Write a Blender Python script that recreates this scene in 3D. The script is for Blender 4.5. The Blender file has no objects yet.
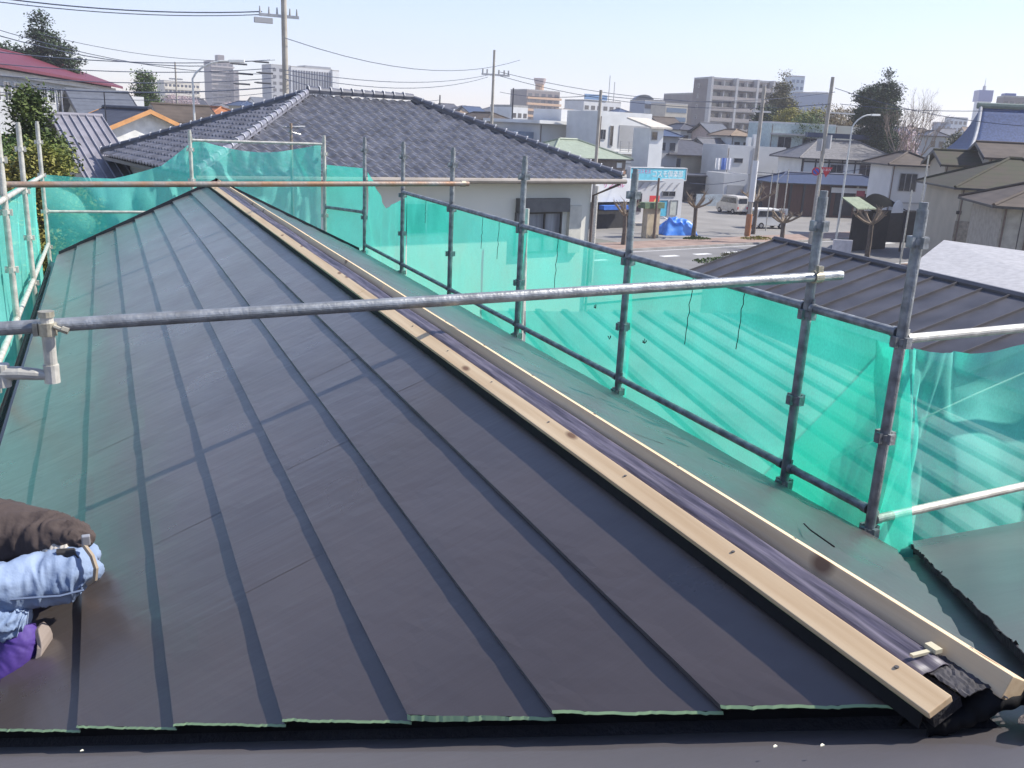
import bpy, bmesh, math, random
from mathutils import Vector, Matrix, noise
random.seed(7)
S = bpy.context.scene
COL = S.collection
rad = math.radians
V = Vector
GZ = -7.1                                   # street level (the camera's height datum is the roof ridge, z = 0)

# ------------------------------------------------------------------ camera
FPX = 905.43
cam_d = bpy.data.cameras.new('camera'); cam = bpy.data.objects.new('camera', cam_d); COL.objects.link(cam)
CR = V((0.91630983, -0.39778693, 0.04628023)); CU = V((0.06815578, 0.26878023, 0.96078717)); CF = V((0.39462779, 0.87722446, -0.27339744))
CP = V((-1.2767, 0.0, 0.8605))
m3 = Matrix((CR, CU, -CF)).transposed()
cam.matrix_world = Matrix.Translation(CP) @ m3.to_4x4()
cam_d.sensor_width = 36; cam_d.lens = FPX*36/1024
cam_d.clip_start = 0.05; cam_d.clip_end = 6000
S.camera = cam

def ray(px, py): return CF + CR*((px-512)/FPX) - CU*((py-384)/FPX)
def W(px, py, d): return CP + ray(px, py)*d                  # survey point at depth d metres
def atz(px, py, z=GZ):
    r = ray(px, py); return CP + r*((z-CP.z)/r.z)
def atx(px, py, x):
    r = ray(px, py); return CP + r*((x-CP.x)/r.x)
def pix(P):
    d = V(P)-CP; z = d.dot(CF); return 512+FPX*d.dot(CR)/z, 384-FPX*d.dot(CU)/z
def U(a): a = rad(a); return V((math.sin(a), math.cos(a), 0))
def N(x, y=0, z=0): return noise.noise(V((x, y, z)))

# ------------------------------------------------------------------ materials
MATS = {}
def mat(name, col, rough=0.6, metal=0.0, var=0.12, scale=3.0, bump=0.0, bscale=30.0, spec=0.5, col2=None, stretch=None, detail=4, courses=0):
    if name in MATS: return MATS[name]
    m = bpy.data.materials.new(name); m.use_nodes = True; nt = m.node_tree; b = nt.nodes['Principled BSDF']
    b.inputs['Roughness'].default_value = rough; b.inputs['Metallic'].default_value = metal
    b.inputs['Specular IOR Level'].default_value = spec
    tc = nt.nodes.new('ShaderNodeTexCoord'); mp = nt.nodes.new('ShaderNodeMapping')
    nt.links.new(tc.outputs['Object'], mp.inputs[0])
    if stretch: mp.inputs['Scale'].default_value = stretch
    n = nt.nodes.new('ShaderNodeTexNoise'); n.inputs['Scale'].default_value = scale; n.inputs['Detail'].default_value = detail
    nt.links.new(mp.outputs[0], n.inputs[0])
    r = nt.nodes.new('ShaderNodeValToRGB'); c2 = col2 or tuple(min(1, c*(1+var)+0.004) for c in col)
    c1 = col if col2 else tuple(c*(1-var) for c in col)
    r.color_ramp.elements[0].position = 0.35; r.color_ramp.elements[1].position = 0.65
    r.color_ramp.elements[0].color = (*c1, 1); r.color_ramp.elements[1].color = (*c2, 1)
    nt.links.new(n.outputs[0], r.inputs[0]); nt.links.new(r.outputs[0], b.inputs['Base Color'])
    if courses:
        wv = nt.nodes.new('ShaderNodeTexWave'); wv.wave_type = 'BANDS'; wv.bands_direction = 'Z'; wv.wave_profile = 'SAW'; wv.inputs['Scale'].default_value = courses; wv.inputs['Distortion'].default_value = .25; wv.inputs['Detail Scale'].default_value = 2
        nt.links.new(tc.outputs['Object'], wv.inputs[0]); r3 = nt.nodes.new('ShaderNodeValToRGB'); r3.color_ramp.elements[0].color = (.50, .50, .50, 1); r3.color_ramp.elements[1].position = .35
        n5 = nt.nodes.new('ShaderNodeTexNoise'); n5.inputs['Scale'].default_value = 5; nt.links.new(tc.outputs['Object'], n5.inputs[0])
        mxc = nt.nodes.new('ShaderNodeMixRGB'); mxc.blend_type = 'MULTIPLY'; nt.links.new(n5.outputs[0], mxc.inputs[0]); nt.links.new(r.outputs[0], mxc.inputs[1]); nt.links.new(wv.outputs[1], r3.inputs[0]); nt.links.new(r3.outputs[0], mxc.inputs[2]); nt.links.new(mxc.outputs[0], b.inputs['Base Color'])
    if bump:
        n2 = nt.nodes.new('ShaderNodeTexNoise'); n2.inputs['Scale'].default_value = bscale; n2.inputs['Detail'].default_value = 3
        nt.links.new(mp.outputs[0], n2.inputs[0])
        bp = nt.nodes.new('ShaderNodeBump'); bp.inputs['Strength'].default_value = bump; bp.inputs['Distance'].default_value = 0.02
        nt.links.new(n2.outputs[0], bp.inputs['Height']); nt.links.new(bp.outputs[0], b.inputs['Normal'])
    MATS[name] = m; return m

def net_mat():
    m = bpy.data.materials.new('green_mesh_net'); m.use_nodes = True; nt = m.node_tree; nt.nodes.clear()
    o = nt.nodes.new('ShaderNodeOutputMaterial')
    tr = nt.nodes.new('ShaderNodeBsdfTransparent'); tr.inputs[0].default_value = (0.80, 1.0, 0.94, 1)
    df = nt.nodes.new('ShaderNodeBsdfDiffuse'); tl = nt.nodes.new('ShaderNodeBsdfTranslucent')
    tc = nt.nodes.new('ShaderNodeTexCoord'); n = nt.nodes.new('ShaderNodeTexNoise'); n.inputs['Scale'].default_value = 2.2; n.inputs['Detail'].default_value = 5
    nt.links.new(tc.outputs['Object'], n.inputs[0])
    r = nt.nodes.new('ShaderNodeValToRGB'); r.color_ramp.elements[0].position = .3; r.color_ramp.elements[1].position = .7
    r.color_ramp.elements[0].color = (0.035, 0.74, 0.52, 1); r.color_ramp.elements[1].color = (0.07, 0.86, 0.64, 1)
    nt.links.new(n.outputs[0], r.inputs[0])
    nt.links.new(r.outputs[0], tl.inputs[0])
    r9 = nt.nodes.new('ShaderNodeValToRGB'); r9.color_ramp.elements[0].color = (.20, .84, .71, 1); r9.color_ramp.elements[1].color = (.34, .92, .82, 1); nt.links.new(n.outputs[0], r9.inputs[0]); nt.links.new(r9.outputs[0], df.inputs[0])
    m1 = nt.nodes.new('ShaderNodeMixShader'); m1.inputs[0].default_value = 0.42
    nt.links.new(df.outputs[0], m1.inputs[1]); nt.links.new(tl.outputs[0], m1.inputs[2])
    m2 = nt.nodes.new('ShaderNodeMixShader')
    mr = nt.nodes.new('ShaderNodeMapRange'); mr.inputs['From Min'].default_value = .3; mr.inputs['From Max'].default_value = .7
    mr.inputs['To Min'].default_value = 0.55; mr.inputs['To Max'].default_value = 0.69
    nt.links.new(n.outputs[0], mr.inputs[0])
    # woven threads: fine two-way ribbing of the cover
    mpw = nt.nodes.new('ShaderNodeMapping'); mpw.inputs['Scale'].default_value = (110, 110, 70); nt.links.new(tc.outputs['Object'], mpw.inputs[0])
    nw = nt.nodes.new('ShaderNodeTexNoise'); nw.inputs['Scale'].default_value = 1; nw.inputs['Detail'].default_value = 2; nt.links.new(mpw.outputs[0], nw.inputs[0])
    mw = nt.nodes.new('ShaderNodeMath'); mw.operation = 'MULTIPLY_ADD'; mw.inputs[1].default_value = .26; nt.links.new(nw.outputs[0], mw.inputs[0])
    ms = nt.nodes.new('ShaderNodeMath'); ms.operation = 'SUBTRACT'; ms.inputs[1].default_value = .13; nt.links.new(mr.outputs[0], ms.inputs[0]); nt.links.new(ms.outputs[0], mw.inputs[2])
    nt.links.new(mw.outputs[0], m2.inputs[0])
    nt.links.new(tr.outputs[0], m2.inputs[1]); nt.links.new(m1.outputs[0], m2.inputs[2]); nt.links.new(m2.outputs[0], o.inputs[0])
    return m
NET = net_mat()

def wood_mat():
    m = bpy.data.materials.new('pine_batten_wood'); m.use_nodes = True; nt = m.node_tree; b = nt.nodes['Principled BSDF']
    b.inputs['Roughness'].default_value = .65
    tc = nt.nodes.new('ShaderNodeTexCoord'); mp = nt.nodes.new('ShaderNodeMapping'); mp.inputs['Scale'].default_value = (45, 1.3, 45)
    nt.links.new(tc.outputs['Object'], mp.inputs[0])
    n = nt.nodes.new('ShaderNodeTexNoise'); n.inputs['Scale'].default_value = 1; n.inputs['Detail'].default_value = 5
    nt.links.new(mp.outputs[0], n.inputs[0])
    r = nt.nodes.new('ShaderNodeValToRGB'); r.color_ramp.elements[0].position = .3; r.color_ramp.elements[1].position = .7
    r.color_ramp.elements[0].color = (.56, .39, .22, 1); r.color_ramp.elements[1].color = (.72, .55, .34, 1)
    nt.links.new(n.outputs[0], r.inputs[0])
    vo = nt.nodes.new('ShaderNodeTexVoronoi'); mp2 = nt.nodes.new('ShaderNodeMapping'); mp2.inputs['Scale'].default_value = (6.5, 2.1, 1); vo.voronoi_dimensions = '2D'
    nt.links.new(tc.outputs['Object'], mp2.inputs[0]); nt.links.new(mp2.outputs[0], vo.inputs[0]); vo.inputs['Scale'].default_value = 1
    r2 = nt.nodes.new('ShaderNodeValToRGB'); r2.color_ramp.elements[0].position = .035; r2.color_ramp.elements[1].position = .085
    r2.color_ramp.elements[0].color = (.16, .06, .025, 1); r2.color_ramp.elements[1].color = (1, 1, 1, 1)
    nt.links.new(vo.outputs['Distance'], r2.inputs[0])
    mx = nt.nodes.new('ShaderNodeMixRGB'); mx.blend_type = 'MULTIPLY'; mx.inputs[0].default_value = .8
    nt.links.new(r.outputs[0], mx.inputs[1]); nt.links.new(r2.outputs[0], mx.inputs[2]); nt.links.new(mx.outputs[0], b.inputs['Base Color'])
    return m
WOOD = wood_mat()

def sheet_mat(name, col, rough=.42):
    m = mat(name, col, rough=rough, var=.10, scale=1.5, spec=1.0)
    nt = m.node_tree; b = nt.nodes['Principled BSDF']
    tc = nt.nodes.new('ShaderNodeTexCoord'); mp = nt.nodes.new('ShaderNodeMapping'); mp.inputs['Scale'].default_value = (1.2, 26, 1.2)
    mp.inputs['Rotation'].default_value = (0, 0, rad(7))
    nt.links.new(tc.outputs['Object'], mp.inputs[0])
    n = nt.nodes.new('ShaderNodeTexNoise'); n.inputs['Scale'].default_value = 1.0; n.inputs['Detail'].default_value = 4
    nt.links.new(mp.outputs[0], n.inputs[0])
    n3 = nt.nodes.new('ShaderNodeTexNoise'); n3.inputs['Scale'].default_value = 600; nt.links.new(tc.outputs['Object'], n3.inputs[0])
    bp = nt.nodes.new('ShaderNodeBump'); bp.inputs['Strength'].default_value = .15; bp.inputs['Distance'].default_value = .008
    bp2 = nt.nodes.new('ShaderNodeBump'); bp2.inputs['Strength'].default_value = .12; bp2.inputs['Distance'].default_value = .001
    nt.links.new(n.outputs[0], bp.inputs['Height']); nt.links.new(n3.outputs[0], bp2.inputs['Height'])
    nt.links.new(bp.outputs[0], bp2.inputs['Normal']); nt.links.new(bp2.outputs[0], b.inputs['Normal'])
    b.inputs['Sheen Weight'].default_value = .12; b.inputs['Sheen Roughness'].default_value = .35; b.inputs['Sheen Tint'].default_value = (.85, .93, .95, 1)
    # dust: slightly uneven gloss
    n4 = nt.nodes.new('ShaderNodeTexNoise'); n4.inputs['Scale'].default_value = 2.5; n4.inputs['Detail'].default_value = 6; nt.links.new(tc.outputs['Object'], n4.inputs[0])
    mr = nt.nodes.new('ShaderNodeMapRange'); mr.inputs['To Min'].default_value = rough-.06; mr.inputs['To Max'].default_value = rough+.12
    nt.links.new(n4.outputs[0], mr.inputs[0]); nt.links.new(mr.outputs[0], b.inputs['Roughness'])
    return m
SHEET = sheet_mat('dark_coated_steel_sheet', (.055, .042, .037), .27)
SHEET2 = sheet_mat('dark_coated_steel_valley', (.068, .056, .056), .5)
RIM = mat('pale_green_sheet_underside', (.22, .33, .17), rough=.6)
BLACK = mat('black_rubber', (.008, .008, .009), rough=.8, bump=.1, bscale=40, spec=.25)
FELT = mat('black_roofing_felt', (.016, .015, .018), rough=.85, bump=.4, bscale=60)
MEMB = mat('purple_grey_ridge_membrane', (.085, .074, .098), rough=.5, var=.4, scale=9, stretch=(12, .8, 12), bump=.25, bscale=5)
GALV = mat('galvanised_tube', (.30, .31, .31), rough=.42, metal=.55, var=.25, scale=14, bump=.15, bscale=60)
GALVD = mat('weathered_galvanised_tube', (.25, .26, .26), rough=.5, metal=.35, var=.35, scale=16, bump=.2, bscale=60)
GALVR = mat('rust_stained_tube', (.27, .25, .23), rough=.55, metal=.3, col2=(.30, .17, .10), scale=5, bump=.2)
GALVW = mat('sun_bleached_tube', (.50, .48, .42), rough=.5, metal=.25, var=.2, scale=12, bump=.15)
ZINC = mat('yellow_zinc_clamp', (.36, .33, .25), rough=.45, metal=.4, var=.3, scale=30)
ROPE = mat('pale_rope', (.6, .58, .45), rough=.9)
TIE = mat('black_tie_cord', (.015, .02, .02), rough=.9)
GLASS = mat('dark_window_glass', (.03, .035, .045), rough=.08, spec=.9, var=.3)
WHITE = mat('white_painted_wall', (.66, .66, .64), rough=.7, var=.06, scale=.8)
ALU = mat('aluminium_frame', (.35, .35, .36), rough=.4, metal=.4)

# ------------------------------------------------------------------ mesh helpers
class MB:
    def __init__(s): s.v = []; s.f = []
    def add(s, vs, fs):
        o = len(s.v); s.v += [V(v) for v in vs]; s.f += [[i+o for i in f] for f in fs]; return s
    def box(s, a, b):
        x0, y0, z0 = a; x1, y1, z1 = b
        x0, x1 = min(x0, x1), max(x0, x1); y0, y1 = min(y0, y1), max(y0, y1); z0, z1 = min(z0, z1), max(z0, z1)
        return s.add([(x0,y0,z0),(x1,y0,z0),(x1,y1,z0),(x0,y1,z0),(x0,y0,z1),(x1,y0,z1),(x1,y1,z1),(x0,y1,z1)],
              [(0,3,2,1),(4,5,6,7),(0,1,5,4),(1,2,6,5),(2,3,7,6),(3,0,4,7)])
    def prism(s, poly, ext):
        n = len(poly); ext = V(ext); vs = [V(p) for p in poly]+[V(p)+ext for p in poly]
        return s.add(vs, [tuple(range(n))[::-1], tuple(range(n, 2*n))]+[(i, (i+1) % n, n+(i+1) % n, n+i) for i in range(n)])
    def tube(s, p0, p1, r, n=12, r1=None, cap=True):
        return s.path([p0, p1], [r, r if r1 is None else r1], n, cap)
    def path(s, pts, r, n=10, cap=True):
        pts = [V(p) for p in pts]; k = len(pts)
        if not isinstance(r, (list, tuple)): r = [r]*k
        vs = []; prev = None
        for i, p in enumerate(pts):
            t = (pts[min(i+1, k-1)]-pts[max(i-1, 0)]).normalized()
            if prev is None:
                a = V((0, 0, 1)) if abs(t.z) < .9 else V((1, 0, 0)); x = t.cross(a).normalized()
            else: x = (prev-t*prev.dot(t)).normalized()
            prev = x; y = t.cross(x)
            for j in range(n):
                a = 2*math.pi*j/n; vs.append(p+(x*math.cos(a)+y*math.sin(a))*r[i])
        fs = [(i*n+j, i*n+(j+1) % n, (i+1)*n+(j+1) % n, (i+1)*n+j) for i in range(k-1) for j in range(n)]
        if cap: fs += [tuple(range(n))[::-1], tuple(range((k-1)*n, k*n))]
        return s.add(vs, fs)
    def grid(s, fn, nu, nv):
        vs = [fn(i/nu, j/nv) for j in range(nv+1) for i in range(nu+1)]
        return s.add(vs, [(j*(nu+1)+i, j*(nu+1)+i+1, (j+1)*(nu+1)+i+1, (j+1)*(nu+1)+i) for j in range(nv) for i in range(nu)])
    def build(s, name, m, parent=None, smooth=False, bevel=0, offset=None, solid=0):
        me = bpy.data.meshes.new(name); off = V(offset) if offset is not None else V((0, 0, 0))
        me.from_pydata([v-off for v in s.v], [], s.f); me.update()
        bm = bmesh.new(); bm.from_mesh(me)
        if not solid and not getattr(s, 'open', False): bmesh.ops.recalc_face_normals(bm, faces=bm.faces)
        bm.to_mesh(me); bm.free()
        me.materials.append(m)
        if smooth: me.polygons.foreach_set('use_smooth', [True]*len(me.polygons))
        o = bpy.data.objects.new(name, me); COL.objects.link(o)
        if parent is not None: o.parent = parent
        if bevel:
            md = o.modifiers.new('b', 'BEVEL'); md.width = bevel; md.segments = 2; md.limit_method = 'ANGLE'
        if solid:
            md = o.modifiers.new('s', 'SOLIDIFY'); md.thickness = solid; md.offset = 0
        return o

def tag(o, label=None, cat=None, group=None, kind=None):
    if label: o['label'] = label
    if cat: o['category'] = cat
    if group: o['group'] = group
    if kind: o['kind'] = kind
    return o
def empty(name, loc, label, cat, group=None, rz=0):
    o = bpy.data.objects.new(name, None); COL.objects.link(o); o.location = loc; o.rotation_euler = (0, 0, rz); o.empty_display_size = .2
    return tag(o, label, cat, group)
def copytree(o, parent=None):
    c = o.copy(); COL.objects.link(c)
    if parent is not None: c.parent = parent
    for ch in list(o.children): copytree(ch, c)
    return c
def text_mesh(name, txt, size, m, parent, loc, rot, align='CENTER', ext=.004):
    cu = bpy.data.curves.new(name, 'FONT'); cu.body = txt; cu.size = size; cu.align_x = align; cu.align_y = 'CENTER'; cu.extrude = ext
    t = bpy.data.objects.new(name, cu); COL.objects.link(t)
    dg = bpy.context.evaluated_depsgraph_get(); me = bpy.data.meshes.new_from_object(t.evaluated_get(dg))
    bpy.data.objects.remove(t); me.materials.clear(); me.materials.append(m)
    o = bpy.data.objects.new(name, me); COL.objects.link(o); o.parent = parent; o.location = loc; o.rotation_euler = rot
    return o

# ================================================================== THE HOUSE UNDER REPAIR
AL = rad(25.9); TA = math.tan(AL); CA = math.cos(AL); SA = math.sin(AL)
C0 = .345; CW = .25; YF = 12.28; YV = .83
house = empty('house', (0, 6, GZ), 'house under repair, its dark metal roof filling the foreground with timber battens along the ridge', 'house')
HO = (0, 6, GZ)
def hb(mb, name, m, **k): return mb.build(name, m, house, offset=HO, **k)

def slope_pt(side, s, y, lift=0):
    # side -1: left slope, +1: right slope; s = distance down the slope, lift = along the slope's normal
    return V((side*(s*CA+lift*SA), y, -s*SA+lift*CA))
# felt underlay under all sheets
for side in (-1, 1):
    mb = MB(); mb.open = True
    ymin = lambda s: YV+s*CA
    send = 2.09 if side < 0 else 2.03
    mb.grid(lambda u, v: slope_pt(side, u*send, ymin(u*send)+.07+(YF-.02-ymin(u*send)-.07)*v, -.012), 8, 40)
    hb(mb, 'roof_underlay', FELT, solid=.006)
# courses
def sheet(side, s0, s1, y0, y1, k, tip):
    # one metal sheet of a course; lower edge lifted over the next course, end at the valley cut ragged
    mb = MB(); mb.open = True
    cut = y0 is None
    ny = max(6, int(((y1)-(y0 if y0 is not None else YV+s0*CA))/.06))
    H0, H1 = .002, .019
    def yy(s, v):
        a = y0 if not cut else YV-.004+s*CA
        return a+(y1-a)*v
    def wob(y, kk): return .0024*N(y*2.6, kk*7.3)+.0016*N(y*9, kk*3.1)
    def P(u, v):
        s = s0+(s1-s0)*u; y = yy(s, v)
        if cut and v == 0: y += .007*N(s*22, k*3)+.004*N(s*120, k)
        lift = H0+(H1-H0)*u + .0020*N(y*3.5, s*6, k*1.7) + .0012*N(y*11, s*14, k) + (wob(y, k) if u > .9 else 0)
        lift += tip*.0008
        return slope_pt(side, s, y, lift)
    mb.grid(P, 8, ny)
    # folded lower lip
    vs = []; n0 = len(mb.v)
    for j in range(ny+1):
        v = j/ny; a = P(1, v); y = a.y
        ed = .004*N(y*1.9, k*5.1)+.0015*N(y*13, k)
        vs += [a, slope_pt(side, s1+.002, y, .004), slope_pt(side, s1-.02, y, .002)]
    fs = []
    for j in range(ny):
        for q in (0, 1): fs.append((j*3+q, j*3+q+1, (j+1)*3+q+1, (j+1)*3+q))
    mb.add(vs, fs)
    if y0 is not None or True:      # end face at joints (thin turned edge)
        pass
    o = hb(mb, 'roof_sheet', SHEET)
    if cut and side < 0:
        r = MB(); r.open = True; nn = 40; vs = []
        for j in range(nn+1):
            u = j/nn; a = P(u, 0); d = V((0, -1, 0))
            h = .0028+.0018*N(a.x*4, k*9)+.0008*N(a.x*22, k)
            if N(a.x*6.1, k*2.2) > .45: h += .003*(N(a.x*6.1, k*2.2)-.30)/.3
            vs += [a, a+V((side*.002, -.004-h*.5, -max(.002, h)))]
        r.add(vs, [(2*j, 2*j+1, 2*j+3, 2*j+2) for j in range(nn)])
        r.build('cut_rim', RIM, o, offset=HO if False else (0, 0, 0), solid=.0015)
        bpy.data.objects[-1] if False else None
    return o
def fix_child(o):
    for c in o.children:
        me = c.data
        for v in me.vertices: v.co -= V(HO)
rnd = random.Random(5)
for side in (-1, 1):
    edges = [.075]+[C0+CW*i for i in range(8)]
    if side > 0: edges[-1] = 2.06
    for k in range(8):
        s0, s1 = edges[k], edges[k+1]
        start = YV+s0*CA
        joints = []; y = start+rnd.uniform(.8, 3.2)
        while y < YF-.8: joints.append(y); y += rnd.choice([1.7, 2.7, 3.0, 3.6])
        ends = joints+[YF]
        prev = None
        for i, e in enumerate(ends):
            fix_child(sheet(side, s0, s1, prev, e+(.0 if e == YF else .02), k+(50 if side > 0 else 0), i % 2)); prev = e-.0
# ridge top strip of underlay, ridge board and membrane
def ridge_seg():
    mb = MB(); mb.open = True
    def P(u, v):
        y = .93+(YF-.02-.93)*v; x = -.084+.094*u
        z = .002+.014*math.sin(u*math.pi)+.007*N(y*1.7, u*2)+.006*math.sin(u*math.pi*4+2.5*N(y*.8, 3))*(.6+.6*N(y*2.1))
        return V((x, y, z))
    mb.grid(P, 16, 320); return hb(mb, 'ridge_membrane', MEMB, smooth=True, solid=.002)
ridge_seg()
mb = MB()
for side in (-1, 1):        # packing strip the battens sit on
    q = [slope_pt(side, .050, 0, .0), slope_pt(side, .112, 0, .0), slope_pt(side, .112, 0, .023), slope_pt(side, .050, 0, .023)]
    mb.prism([V((p.x, .87, p.z)) for p in q], (0, YF-.9, 0))
hb(mb, 'ridge_packing', FELT)
for side, lab in ((-1, 'knotty timber ridge batten nailed flat on the left slope'), (1, 'timber ridge batten on the right slope, its inner face in view')):
    ys = [.862 if side < 0 else .838, 4.55, 8.3, YF]
    for i in range(3):
        y0, y1 = ys[i]+(.004 if i else 0), ys[i+1]-.004
        q = [slope_pt(side, .073, 0, .036), slope_pt(side, .124, 0, .036), slope_pt(side, .124, 0, .050), slope_pt(side, .073, 0, .050)] if side < 0 else [slope_pt(side, -.004, 0, .000), slope_pt(side, .044, 0, .000), slope_pt(side, .042, 0, .042), slope_pt(side, -.004, 0, .042)]
        mb = MB(); n = 30; vs = []
        for j in range(n+1):
            y = y0+(y1-y0)*j/n; dx = .003*N(y*.5, side)
            vs += [V((p.x+dx, y, p.z+.002*N(y*.6, 5*side))) for p in q]
        mb.add(vs, [(3, 2, 1, 0), (4*n, 4*n+1, 4*n+2, 4*n+3)]+[(4*j+a, 4*j+(a+1) % 4, 4*j+4+(a+1) % 4, 4*j+4+a) for j in range(n) for a in range(4)])
        o = hb(mb, 'ridge_batten', WOOD, bevel=.0015); o['label'] = lab
        if i == 0:
            for q in range(8):
                yn = y0+.10+q*.455; c = slope_pt(side, .088 if side < 0 else .024, yn, .0500 if side < 0 else .0420); hb(MB().tube(c-V((0, 0, .002)), c+V((side*.0004, 0, .0012)), .0042, 8), 'screw_head', mat('screw_steel', (.12, .11, .10), rough=.5, metal=.5))
# rake trim at the far gable, eave gutters
for side in (-1, 1):
    mb = MB(); a = slope_pt(side, 0, YF+.01, -.03); b = slope_pt(side, 2.1 if side < 0 else 2.07, YF+.01, -.03)
    mb.prism([a, b, b+V((0, 0, .085)), a+V((0, 0, .085))], (0, .02, 0)); hb(mb, 'verge_trim', mat('dark_trim', (.02, .02, .025), rough=.4))
xe = -2.09*CA
mb = MB(); gut = []
for j in range(9):
    a = math.pi+math.pi*j/8; gut.append(V((xe-.045+.05*math.cos(a), 2.75, -.945+.05*math.sin(a))))
gut2 = [V((p.x*1+(xe-.045-p.x)*.08, p.y, p.z+.003)) for p in gut[::-1]]
mb.prism(gut+gut2, (0, YF-2.75, 0)); hb(mb, 'eave_gutter', mat('black_gutter', (.012, .012, .014), rough=.25, spec=.7))
mb = MB(); mb.box((xe+.005, 2.8, -1.02), (xe+.03, YF, -.93)); hb(mb, 'fascia_board', mat('dark_trim', (.02, .02, .025)))
# walls
HW = mat('cream_siding', (.52, .48, .38), rough=.8, var=.08, scale=1.2, bump=.1)
mb = MB(); mb.box((-1.55, 2.2, GZ), (1.45, YF-.35, -1.06)); hb(mb, 'wall', HW)
mb = MB(); mb.prism([V((-1.55, YF-.345, -1.058)), V((1.45, YF-.345, -1.058)), V((0, YF-.345, -.14))], (0, -.1, 0)); hb(mb, 'gable_wall', HW)
mb = MB(); mb.box((-3.2, -5, GZ), (7.5, 2.2-.004, -1.06)); hb(mb, 'wing_wall', HW)
# cross wing roof slope facing away from the camera
EY = 2.86
def wing_z(y, lift=0): return -(y-YV)*TA+lift
def wing_sheet(x0, x1, ya, yb, lift, m, name, wav=0, nx=60, ny=24, bound=None):
    mb = MB(); mb.open = True
    def P(u, v):
        x = x0+(x1-x0)*u; a = ya(x) if callable(ya) else ya; b = yb(x) if callable(yb) else yb
        y = a+(b-a)*v
        return V((x, y, wing_z(y, lift)+.003*N(x*2.2, y*2.6, lift*50)+.0015*N(x*8, y*8)))
    mb.grid(P, nx, ny); return hb(mb, name, m, solid=.002)
# valley flashings under everything
wing_sheet(-3.2, .02, -.6, lambda x: min(EY, YV-x+.05), -.054, SHEET2, 'valley_flashing')
wing_sheet(.02, 2.35, -.6, lambda x: min(EY, YV+x+.0), -.054, SHEET2, 'valley_flashing')
mb = MB(); mb.open = True
mb.grid(lambda u, v: slope_pt(1, u*2.03, YV+u*1.83+.28*v, .008), 30, 4); hb(mb, 'valley_flashing', SHEET, solid=.002)
mb = MB(); mb.open = True
mb.grid(lambda u, v: slope_pt(-1, .01+u*2.05, YV+u*1.84-.03+.35*v, -.022-.042*(1-v)), 30, 4); hb(mb, 'valley_flashing', FELT, solid=.002)
mb = MB(); mb.open = True
mb.grid(lambda u, v: slope_pt(-1, .06+u*2.0, YV+u*1.8+.085, -.05+.045*v), 30, 1); hb(mb, 'gap_shade_strip', BLACK, solid=.002)  # black strip put in for the dark void under the cut sheets
# near sheet on the wing slope, its wavy edge short of the left valley
def left_edge(x): return min(EY, YV-x-.145+.010*N(x*7)+.006*N(x*19)+ (.012 if N(x*1.3, 4) > .1 else 0))
wing_sheet(-3.2, -.10, -.6, left_edge, -.044, SHEET2, 'roof_sheet', nx=160)
wing_sheet(-.10, .35, -.6, lambda x: .745+.008*N(x*12), -.044, SHEET2, 'roof_sheet')
# right sheet of the wing, torn raised edge along the right valley
def right_edge(x):
    y = YV+x-.115+.010*N(x*30)+.008*N(x*90, 3)
    return min(EY+.01*0, max(.5, y))
mb = MB(); mb.open = True
def PR(u, v):
    y = .62+(EY-.62)*v
    xr = (y-YV)+.115+.012*N(y*9)+.004*N(y*70, 3)
    x = xr+(6.5-xr)*u**2
    return V((x, y, wing_z(y, .012)+.004*N(x*1.6, y*2)+.02*0))
mb.grid(PR, 40, 150); o = hb(mb, 'roof_sheet', SHEET); o['label'] = 'torn-edged metal sheet beside the right valley'
mb = MB(); mb.open = True; vs = []; nn = 150
for j in range(nn+1):
    a = PR(0, j/nn); vs += [a, V((a.x+.004, a.y, wing_z(a.y, -.012)))]
mb.add(vs, [(2*j, 2*j+1, 2*j+3, 2*j+2) for j in range(nn)]); hb(mb, 'edge_gap_shade', FELT, solid=.004)  # black strip stands in for the dark gap below the raised edge
# scraps of felt curled out of the torn edge
mb = MB()
for j in range(26):
    y = rnd.uniform(.75, EY-.03); a = PR(0, (y-.62)/(EY-.62)); l = rnd.uniform(.006, .016)
    mb.add([a+V((0, -l*.5, .001)), a+V((-l*rnd.uniform(.2, .9), rnd.uniform(-.01, .01), rnd.uniform(.0, .012))), a+V((0, l*.5, .001)), a+V((.004, 0, -.012))], [(0, 1, 2), (0, 3, 1), (1, 3, 2)])
o = hb(mb, 'felt_scraps', FELT); o['kind'] = 'stuff'
# wing roof beyond the eave line: fascia
mb = MB(); mb.box((1.9, EY-.03, wing_z(EY)-.12), (6.5, EY-.005, wing_z(EY)-.02)); hb(mb, 'fascia_board', mat('dark_trim', (.02, .02, .025)))
# far (camera side) slope of the wing, behind the camera
mb = MB(); mb.add([V((-3.2, -.6, wing_z(-.6, -.05))), V((6.5, -.6, wing_z(-.6, -.05))), V((6.5, -5, -1.06)), V((-3.2, -5, -1.06))], [(0, 1, 2, 3)]); hb(mb, 'rear_roof_slope', SHEET2, solid=.02)
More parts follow.
